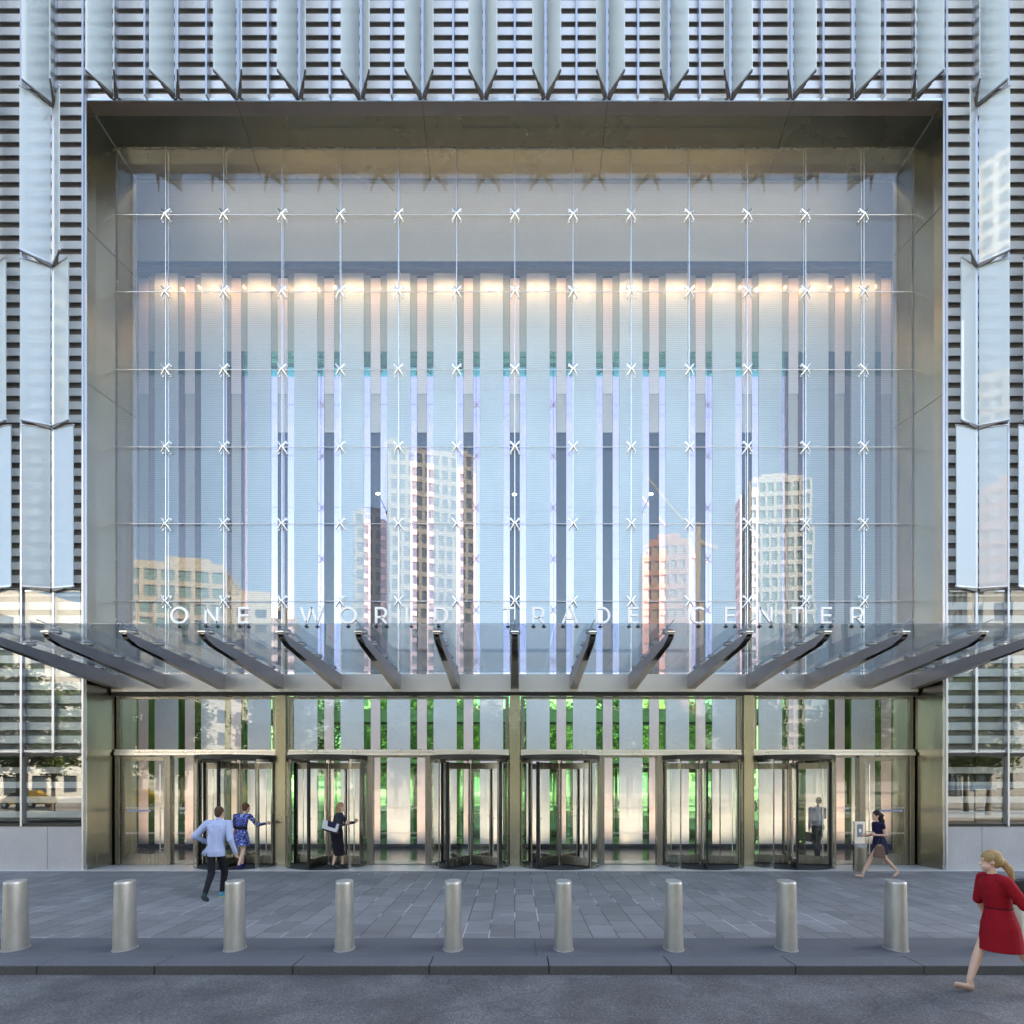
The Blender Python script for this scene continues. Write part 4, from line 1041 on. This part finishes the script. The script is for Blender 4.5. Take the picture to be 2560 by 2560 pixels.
def bagbox(x0, x1, z0, z1, y0, y1, tilt): 
    c = ((x0 + x1) / 2, (z0 + z1) / 2); q = []
    for (px_, pz_) in ((x0 + .03, z0), (x1 - .01, z0), (x1, z1), (x0, z1)):
        dx_, dz_ = px_ - c[0], pz_ - c[1]; q.append((c[0] + dx_ * math.cos(tilt) - dz_ * math.sin(tilt), c[1] + dx_ * math.sin(tilt) + dz_ * math.cos(tilt)))
    g = MB(); g.prism(q, y0, y1); return g
bevel(bagbox(-4.95, -4.52, 1.00, 1.25, 15.34, 15.46, -.28).build('bag_body', cloth('white_canvas', (.62, .62, .64), .05), hb), .02, 2)
bevel(bagbox(-4.80, -4.56, 1.11, 1.255, 15.325, 15.335, -.28).build('flap', cloth('navy_canvas', (.02, .025, .06)), hb), .004, 1)
bevel(bagbox(-4.955, -4.515, .985, 1.03, 15.33, 15.47, -.28).build('base_band', M['black'], hb), .004, 1)
g = MB(); g.bar((-4.90, 15.38, 1.24), (-4.70, 15.45, 1.40), .02, .006); g.bar((-4.62, 15.38, 1.18), (-4.66, 15.45, 1.40), .02, .006); g.build('strap', M['black'], hb)

# man inside the lobby behind the glass, seen from behind
J = dict(pelvis=(0, 0, .96), chest=(.0, .04, 1.34), neck=(.03, .08, 1.54), head=(.07, .10, 1.685), shL=(-.19, .04, 1.46), shR=(.20, .06, 1.46),
         elL=(-.23, .0, 1.18), wrL=(-.22, .06, .92), haL=(-.22, .08, .80), thL=(0, 1, 0), elR=(.25, .12, 1.20), wrR=(.12, .32, 1.16), haR=(.02, .4, 1.18), thR=(0, 0, 1),
         hipL=(-.09, 0, .93), hipR=(.09, 0, .93), knL=(-.08, .05, .50), anL=(-.10, -.12, .12), heL=(-.10, -.16, .07), toL=(-.10, -.02, .035), knR=(.10, .18, .50), anR=(.12, .22, .10), heR=(.12, .19, .045), toR=(.13, .36, .035))
def parts4(J):
    pr, hp, rot = body(J, (.4, 1, 0)); P = {k: Vector(v) for k, v in J.items()}
    out = [('body', pr, SKIN, .009, 4), ('hair', [('e', hp(0, -.022, .035), .083, .098, .096, rot), ('e', hp(0, -.055, -.02), .070, .055, .07, rot)], cloth('dark_hair', (.03, .02, .015)), .009, 2)]
    sh = [('l', [(0, .0, .95, .165, .12), (.0, .02, 1.12, .17, .12), (.0, .04, 1.32, .195, .13), (.0, .05, 1.45, .20, .11), (.02, .07, 1.53, .085, .07)])]
    for s in 'LR': sh += [('c', P['sh' + s], P['el' + s], .068, .055), ('c', P['el' + s], P['wr' + s], .054, .04)]
    out.append(('shirt', sh, cloth('light_blue_shirt', (.30, .36, .52), .06), .010, 3))
    tr = [('l', [(0, .0, .86, .155, .115), (0, .0, 1.0, .160, .118)])]
    for s in 'LR': tr += [('c', P['hip' + s], P['kn' + s], .100, .074), ('c', P['kn' + s], P['an' + s], .072, .056)]
    out.append(('trousers', tr, cloth('navy_trousers', (.015, .017, .03)), .010, 3))
    for s in 'LR': out.append(('shoe', [('c', P['he' + s], P['to' + s], .042, .036), ('c', P['an' + s], P['he' + s], .044, .042)], plain('black_shoe', (.01, .01, .01), .35), .008, 1))
    return out
person('man in a light blue shirt and dark trousers inside the lobby behind the glass', (9.02, 17.85, .0), J, parts4)
bc = thing('briefcase', 'dark briefcase in the left hand of the man inside the lobby', 'briefcase', (8.80, 17.9, .5))
g = MB(); g.box(8.76, 8.84, 17.74, 18.12, .48, .76); bevel(g.build('case_body', cloth('dark_leather', (.015, .016, .02), .1, 10, .5), bc), .015, 2)
g = MB(); g.cyl((8.80, 17.87, .79), (8.80, 17.99, .79), .01, n=8); g.cyl((8.80, 17.87, .755), (8.80, 17.87, .79), .008, n=6); g.cyl((8.80, 17.99, .755), (8.80, 17.99, .79), .008, n=6); g.build('handle', M['black'], bc)

# woman in navy dress walking left past the right swing door
J = dict(pelvis=(.0, 0, .86), chest=(-.03, 0, 1.18), neck=(-.05, 0, 1.34), head=(-.08, .0, 1.475), shL=(-.03, -.16, 1.27), shR=(-.03, .16, 1.27),
         elL=(.04, -.20, 1.02), wrL=(-.19, -.17, 1.03), haL=(-.30, -.15, 1.05), thL=(0, 0, 1), elR=(-.02, .20, 1.02), wrR=(-.20, .16, .98), haR=(-.30, .12, 1.0), thR=(0, 0, 1),
         hipL=(.0, -.085, .84), hipR=(.0, .085, .84), knL=(-.24, -.08, .50), anL=(-.44, -.08, .13), heL=(-.44, -.08, .06), toL=(-.60, -.08, .075),
         knR=(.17, .07, .46), anR=(.44, .06, .17), heR=(.47, .06, .12), toR=(.38, .06, .04))
def parts5(J):
    pr, hp, rot = body(J, (-1, 0, -.05), .88, 'L'); P = {k: Vector(v) for k, v in J.items()}
    out = [('body', pr, SKIN, .008, 4)]
    hr = [('e', hp(0, -.022, .035), .087, .10, .098, rot), ('c', hp(0, -.07, .0), hp(0, -.12, -.20), .085, .07), ('c', hp(0, -.12, -.18), hp(0, -.12, -.36), .07, .045)]
    random.seed(5)
    for k in range(16): hr.append(('e', hp(random.uniform(-.06, .06), random.uniform(-.16, -.07), random.uniform(-.36, .02)), .035, .035, .04))
    out.append(('hair', hr, cloth('long_black_curls', (.012, .009, .009), .3, 50, .5), .008, 1))
    dr = [('l', [(.0, 0, .56, .195, .175), (.01, 0, .68, .175, .165), (.01, 0, .84, .155, .16), (-.01, 0, .98, .118, .125), (-.03, 0, 1.14, .125, .15), (-.04, 0, 1.27, .10, .155), (-.05, 0, 1.33, .06, .07)]), ('c', P['shL'], P['shL'] + (P['elL'] - P['shL']) * .3, .058, .05), ('c', P['shR'], P['shR'] + (P['elR'] - P['shR']) * .3, .058, .05)]
    out.append(('dress', dr, cloth('navy_dress', (.010, .011, .045)), .009, 2))
    for s in 'LR': out.append(('shoe', [('c', P['he' + s] - Vector((0, 0, .016)), P['to' + s] - Vector((0, 0, .012)), .026, .022)], cloth('beige_flat_shoe', (.50, .36, .26)), .006, 1))
    return out
person('woman with long black curly hair in a navy dress, walking past the swing door', (8.66, 14.25, -.0), J, parts5)
hb = thing('tote_bag', 'brown tote bag hanging beside the woman in the navy dress', 'bag', (8.52, 14.0, .52))
g = MB(); g.hexa([(8.36, 13.95, .52), (8.64, 13.95, .50), (8.64, 14.03, .50), (8.36, 14.03, .52), (8.41, 13.96, .80), (8.60, 13.96, .79), (8.60, 14.02, .79), (8.41, 14.02, .80)]); bevel(g.build('bag_body', cloth('brown_leather', (.13, .075, .055), .1, 14, .6), hb), .02, 2)
g = MB(); g.bar((8.44, 13.99, .79), (8.55, 14.02, 1.02), .018, .006); g.bar((8.58, 13.99, .79), (8.60, 14.02, 1.02), .018, .006); g.build('strap', M['dark'], hb)
ph = thing('phone', 'dark phone in the hand of the woman in the navy dress', 'phone', (8.28, 14.08, 1.08))
g = MB(); g.box(8.25, 8.40, 14.05, 14.12, 1.105, 1.114); bevel(g.build('phone_body', M['dark'], ph), .003, 1)
g = MB(); g.box(8.257, 8.393, 14.056, 14.114, 1.1142, 1.1148); g.build('screen', plain('grey_screen', (.10, .12, .14), .15), ph)

# woman in red crossing the kerb at the right edge
J = dict(pelvis=(.02, 0, .88), chest=(-.04, 0, 1.20), neck=(-.07, 0, 1.38), head=(-.10, .0, 1.515), shL=(-.05, -.17, 1.30), shR=(-.05, .17, 1.30),
         elL=(.08, -.26, 1.05), wrL=(.25, -.31, .87), haL=(.32, -.32, .77), thL=(-1, 0, 0), elR=(-.06, .22, 1.04), wrR=(.05, .26, .84), haR=(.07, .27, .74), thR=(-1, 0, 0),
         hipL=(.02, -.09, .86), hipR=(.02, .09, .86), knL=(.22, -.08, .46), anL=(.46, -.08, .16), heL=(.49, -.08, .12), toL=(.40, -.08, .035),
         knR=(-.16, .08, .47), anR=(-.27, .08, .13), heR=(-.25, .08, .055), toR=(-.42, .08, .085))
def parts6(J):
    pr, hp, rot = body(J, (-1, .35, -.1), .95); P = {k: Vector(v) for k, v in J.items()}
    out = [('body', pr, SKIN2, .008, 4)]
    hr = [('e', hp(0, -.022, .035), .088, .104, .098, rot), ('e', hp(0, -.06, .0), .08, .07, .085, rot), ('c', hp(0, -.11, -.01), hp(0, -.17, -.10), .040, .042), ('c', hp(0, -.17, -.10), hp(0, -.20, -.22), .042, .018)]
    out.append(('hair', hr, cloth('blonde_ponytail', (.34, .22, .10), .45, 60, .6), .008, 2))
    dr = [('l', [(.03, 0, .50, .222, .215), (.03, 0, .60, .208, .208), (.02, 0, .78, .178, .195), (.0, 0, .98, .128, .135), (-.03, 0, 1.14, .138, .16), (-.05, 0, 1.27, .118, .17), (-.07, 0, 1.37, .065, .075)])]
    for s in 'LR': dr += [('c', P['neck'] - Vector((0, 0, .05)), P['sh' + s], .055, .066), ('c', P['sh' + s], P['el' + s], .066, .058)]
    out.append(('dress', dr, cloth('red_dress', (.27, .004, .012), .10, 14), .009, 3))
    out.append(('belt', [('l', [(.0, 0, .975, .134, .141), (.0, 0, .995, .133, .140)])], cloth('dark_belt', (.05, .005, .01)), .007, 1))
    for s in 'LR': out.append(('shoe', [('c', P['he' + s] - Vector((0, 0, .018)), P['to' + s] - Vector((0, 0, .014)), .030, .026)], cloth('flat_beige_shoe' if s == 'R' else 'flat_shoe', (.42, .26, .18)), .006, 1))
    return out
person('blonde woman in a red dress walking on the road at the right edge', (5.53, 6.86, -.115), J, parts6)
hb = thing('black_handbag', 'black handbag on the arm of the woman in red', 'handbag', (5.83, 6.75, .85))
g = MB(); g.hexa([(5.70, 6.84, .90), (6.04, 6.84, .84), (6.04, 6.98, .84), (5.70, 6.98, .90), (5.66, 6.86, 1.17), (5.90, 6.86, 1.19), (5.90, 6.96, 1.19), (5.66, 6.96, 1.17)]); bevel(g.build('bag_body', cloth('black_leather', (.010, .009, .010), .1, 10, .45), hb), .02, 2)
g = MB(); g.bar((5.68, 6.90, 1.09), (5.55, 7.0, 1.20), .02, .006); g.bar((5.84, 6.90, 1.09), (5.60, 7.0, 1.22), .02, .006); g.build('strap', M['black'], hb)

# ------------------------------------------------------------------ the city behind the camera, seen as reflections in the glass
def block(name, label, cx, cyy, wd, dp, h, rot, wall_m, glass_m, fl=3.6, bay=3.2, pier=.9, spandrel=1.3, faces='fs', z0=0):
    t = thing(name, label, 'building', (cx, cyy, 0))
    rm = Matrix.Rotation(rot, 3, 'Z')
    def W(p): q = rm @ Vector(p); return (q.x + cx, q.y + cyy, q.z)
    def rbox(g, x0, x1, y0, y1, za, zb): g.hexa([W(p) for p in [(x0, y0, za), (x1, y0, za), (x1, y1, za), (x0, y1, za), (x0, y0, zb), (x1, y0, zb), (x1, y1, zb), (x0, y1, zb)]])
    g = MB(); rbox(g, -wd / 2, wd / 2, -dp / 2, dp / 2, z0, h - .3); g.build('glazing', glass_m, t)
    g = MB(); e = .25; nf = max(2, int((h - z0) / fl)); fh = (h - z0) / nf
    for k in range(nf + 1):
        za = z0 + k * fh - (spandrel / 2 if k else 0); zb = z0 + k * fh + spandrel / 2 if k < nf else h
        rbox(g, -wd / 2 - e, wd / 2 + e, -dp / 2 - e, dp / 2 + e, za, zb)
    nb_ = max(2, int(wd / bay)); bw = wd / nb_
    for k in range(nb_ + 1):
        x_ = -wd / 2 + k * bw
        rbox(g, x_ - pier / 2, x_ + pier / 2, dp / 2 + .02, dp / 2 + e + .02, z0, h)
    nd = max(2, int(dp / bay)); bd = dp / nd
    for s in (-1, 1):
        for k in range(nd + 1):
            y_ = -dp / 2 + k * bd
            xa, xb = sorted((s * (wd / 2 + .02), s * (wd / 2 + e + .02))); rbox(g, xa, xb, y_ - pier / 2, y_ + pier / 2, z0, h)
    g.build('wall', wall_m, t)
    g = MB(); rbox(g, -wd / 2 + 1, wd / 2 - 1, -dp / 2 + 1, dp / 2 - 1, h + .01, h + 1.6); rbox(g, -wd / 5, wd / 4, -dp / 5, dp / 5, h + 1.61, h + 4.2); g.build('roof', wall_m, t)
    return t
gA = plain('dark_window_glass', (.05, .07, .09), .12); gB = plain('green_window_glass', (.16, .25, .24), .12)
wBeige = plain('beige_stone', (.42, .39, .33), .8, 0, .06, .3); wWhite = plain('white_stone', (.52, .51, .48), .8, 0, .05, .3)
wBrown = plain('brown_stone', (.29, .26, .235), .8, 0, .06, .3); wOrange = plain('orange_netting', (.50, .28, .20), .9, 0, .2, .6)
ang = math.atan2(-50, 20)   # direction of the long wall
dv = Vector((20, -50)).normalized(); nv = Vector((.928, .371))
mid = Vector((-52, -47)) - nv * 9
block('office_block', 'long pale seven storey office block with small square windows', mid.x, mid.y, 18, 62, 21.3, math.atan2(nv.y, nv.x), wWhite, gA, 3.05, 3.4, 1.9, 1.5)
block('apartment_block', 'stepped beige apartment block with a glass bay', -74.5, -104, 20, 18, 48, R(-12), wBeige, gB, 3.4, 3.0, .8, 1.1)
block('apartment_block', 'lower beige wing of the stepped apartment block', -62, -112, 16, 18, 42, R(-12), wBeige, gA, 3.4, 3.4, 1.5, 1.6)
block('office_tower', 'tall beige and brown office tower with a dark side', -24, -127, 21, 22, 84, R(-16), wBrown, gA, 3.4, 2.1, .75, 1.2)
block('office_tower', 'narrow shoulder of the tall beige office tower', -39, -128, 9, 20, 70, R(-16), wBrown, gA, 3.4, 2.1, .75, 1.2)
block('construction_tower', 'tower under construction wrapped in orange netting', 38, -120, 12, 14, 59, R(8), wOrange, plain('raw_slab', (.35, .30, .26), .9), 3.3, 1.9, .5, 1.3)
block('white_tower', 'white residential tower with green glass', 66.5, -122, 14, 16, 76, R(6), wWhite, gB, 3.2, 1.9, .55, 1.1)
block('high_rise', 'very tall white gridded high-rise far to the left', -118, -100, 20, 20, 150, R(-35), wWhite, gA, 4.2, 3.2, 1.1, 1.3)
block('museum_pavilion', 'low pale museum pavilion beyond the trees', 8, -66, 30, 16, 13, R(4), wWhite, gB, 4.2, 2.2, .25, .5)
block('grey_office', 'grey office building beyond the trees on the right', 82, -66, 22, 20, 34, R(20), wWhite, gA, 3.8, 3.2, 1.4, 1.5)
cr = thing('tower_crane', 'white lattice tower crane beside the netted tower', 'crane', (46, -118, 0))
g = MB(); g.box(45.4, 46.6, -118.6, -117.4, 0, 66); g.build('mast', wBeige, cr)
g = MB(); g.bar((46, -118, 62), (33, -118, 78), .45, .45); g.bar((46, -118, 62), (51, -118, 60), 1, 1); g.build('jib', wBeige, cr)

# trees
leafM = None
def leaf_mat(name, c0, c1):
    m, t, p, out = mat(name)
    oi = N(t, 'ShaderNodeNewGeometry')
    n = N(t, 'ShaderNodeTexNoise', i_Scale=1.2, i_Detail=3.0); tc = N(t, 'ShaderNodeTexCoord'); t.links.new(tc.outputs['Object'], n.inputs['Vector'])
    r = ramp(t, [(.3, c0), (.7, c1)]); t.links.new(n.outputs[0], r.inputs[0]); t.links.new(r.outputs[0], p.inputs['Base Color']); p.inputs['Roughness'].default_value = .6
    tl = N(t, 'ShaderNodeBsdfTranslucent'); t.links.new(r.outputs[0], tl.inputs[0])
    ms = N(t, 'ShaderNodeMixShader'); ms.inputs[0].default_value = .35; t.links.new(p.outputs[0], ms.inputs[1]); t.links.new(tl.outputs[0], ms.inputs[2]); t.links.new(ms.outputs[0], out.inputs[0])
    return m
leafM = leaf_mat('oak_leaves', (.05, .085, .022), (.13, .19, .05)); barkM = plain('bark', (.16, .13, .10), .9, 0, .2, 6)
def tree_meshes(seed):
    rr = random.Random(seed); tg = MB(); H = 4.2
    tg.cyl((0, 0, 0), (.05, .02, 2.6), .16, .12, n=10); tg.cyl((.05, .02, 2.6), (.0, .05, 8.6), .12, .03, n=8)
    tips = []
    for k in range(16):
        a = k * 2.4 + rr.uniform(-.3, .3); z = 2.6 + k * .36; L = (2.5 - abs(z - 5.2) * .38) * rr.uniform(.75, 1.1)
        e = (L * math.cos(a), L * math.sin(a), z + L * .55); tg.cyl((.03, .03, z), e, .045, .012, n=6)
        for q in (.35, .55, .75, 1.0): tips.append((e[0] * q, e[1] * q, z + L * .55 * q))
    lg = MB()
    for tp in tips:
        for c in range(2):
            cc = Vector(tp) + Vector((rr.gauss(0, .28), rr.gauss(0, .28), rr.gauss(0, .25)))
            for _ in range(38):
                p = cc + Vector((rr.gauss(0, .30), rr.gauss(0, .30), rr.gauss(0, .24)))
                u = Vector((rr.gauss(0, 1), rr.gauss(0, 1), rr.gauss(0, .6))).normalized(); v_ = u.orthogonal().normalized(); s_ = rr.uniform(.11, .20)
                lg.add([p - u * s_, p + v_ * s_ * .5, p + u * s_, p - v_ * s_ * .5], [(0, 1, 2, 3)])
    return tg.mesh('trunk', barkM), lg.mesh('crown', leafM)
tm = [tree_meshes(s) for s in (1, 2, 3)]
random.seed(21); n_ = 0
for ry, y_ in enumerate((-6.5, -14.0, -23.0, -33.0)):
    for k in range(-5, 6):
        if ry > 1 and abs(k) > 4: continue
        X = k * 7.6 + (3.6 if ry % 2 else 0) + random.uniform(-.6, .6); Y = y_ + random.uniform(-.8, .8)
        if X < -33 and Y < -20: continue
        t_ = thing('oak_tree', 'young oak, %s row across the road, %s of the entrance axis%s' % (('nearest', 'second', 'third', 'farthest')[ry], ('first', 'second', 'third', 'fourth', 'fifth', 'sixth')[min(5, int(abs(X) / 7.6))] + (' left' if X < 0 else ' right'), ', leaning' if n_ % 2 else ''), 'tree', (X, Y, -.004), 'oak trees on the plaza behind the camera')
        tk, cr_ = tm[(n_ * 7 + ry) % 3]; n_ += 1; sc_ = random.uniform(.92, 1.12)
        for nm, me in (('trunk', tk), ('crown', cr_)):
            o = bpy.data.objects.new(nm, me); COL.objects.link(o); o.parent = t_
        t_.rotation_euler = (0, 0, random.uniform(0, 6.28)); t_.scale = (sc_, sc_, sc_)
# bollards on the far kerb
for X in (-20.6, -16, -11.4, -6.9, -2.2, 2.4, 7.1, 12.8, 17.4, 22):
    o = bpy.data.objects.new('bollard', bm0); COL.objects.link(o); o.location = (X, -4.6, -.004); tag(o, 'bollard on the far kerb, number %s %s of the entrance axis' % (('one', 'two', 'three', 'four', 'five')[min(4, int(abs(X) / 4.6))], 'left' if X < 0 else 'right'), 'bollard', 'bollards on the far kerb')
# taxis
tyre = plain('tyre', (.02, .02, .02), .8); ty = plain('taxi_yellow', (.75, .42, .02), .3, 0, 0); rl = MB()
def taxi(X, Y, hd, label):
    t_ = thing('taxi', label, 'taxi', (X, Y, 0)); 
    def o_(g, nm, m, par=None):
        ob = bpy.data.objects.new(nm, g.mesh(nm, m)); COL.objects.link(ob); ob.parent = par or t_; return ob
    pr = [(-2.35, .35), (-2.3, .80), (-1.5, .92), (-.95, 1.42), (.75, 1.45), (1.45, .98), (2.2, .86), (2.38, .60), (2.35, .32)]
    g = MB(); g.prism(pr, -.88, .88); bevel(o_(g, 'body', ty), .08, 3)
    g = MB(); g.prism([(-1.35, .95), (-.90, 1.36), (.68, 1.38), (1.25, .98)], -.892, .892); o_(g, 'window', gA)
    g = MB(); g.box(-.15, .15, -.3, .3, 1.45, 1.6); o_(g, 'roof_light', M['letter'])
    for wx in (-1.45, 1.45):
        for wy in (-.82, .82):
            g = MB(); g.cyl((wx, wy - .1, .33), (wx, wy + .1, .33), .33, n=18); wv = o_(g, 'wheel', tyre)
            g = MB(); g.cyl((wx, wy - .11, .33), (wx, wy + .11, .33), .18, n=14); o_(g, 'rim', M['finframe'], wv)
    t_.rotation_euler = (0, 0, hd)
taxi(-41, -19.5, .1, 'yellow taxi parked at the far left beyond the trees'); taxi(-33.5, -20.2, 0, 'yellow taxi driving behind the parked one at the far left')
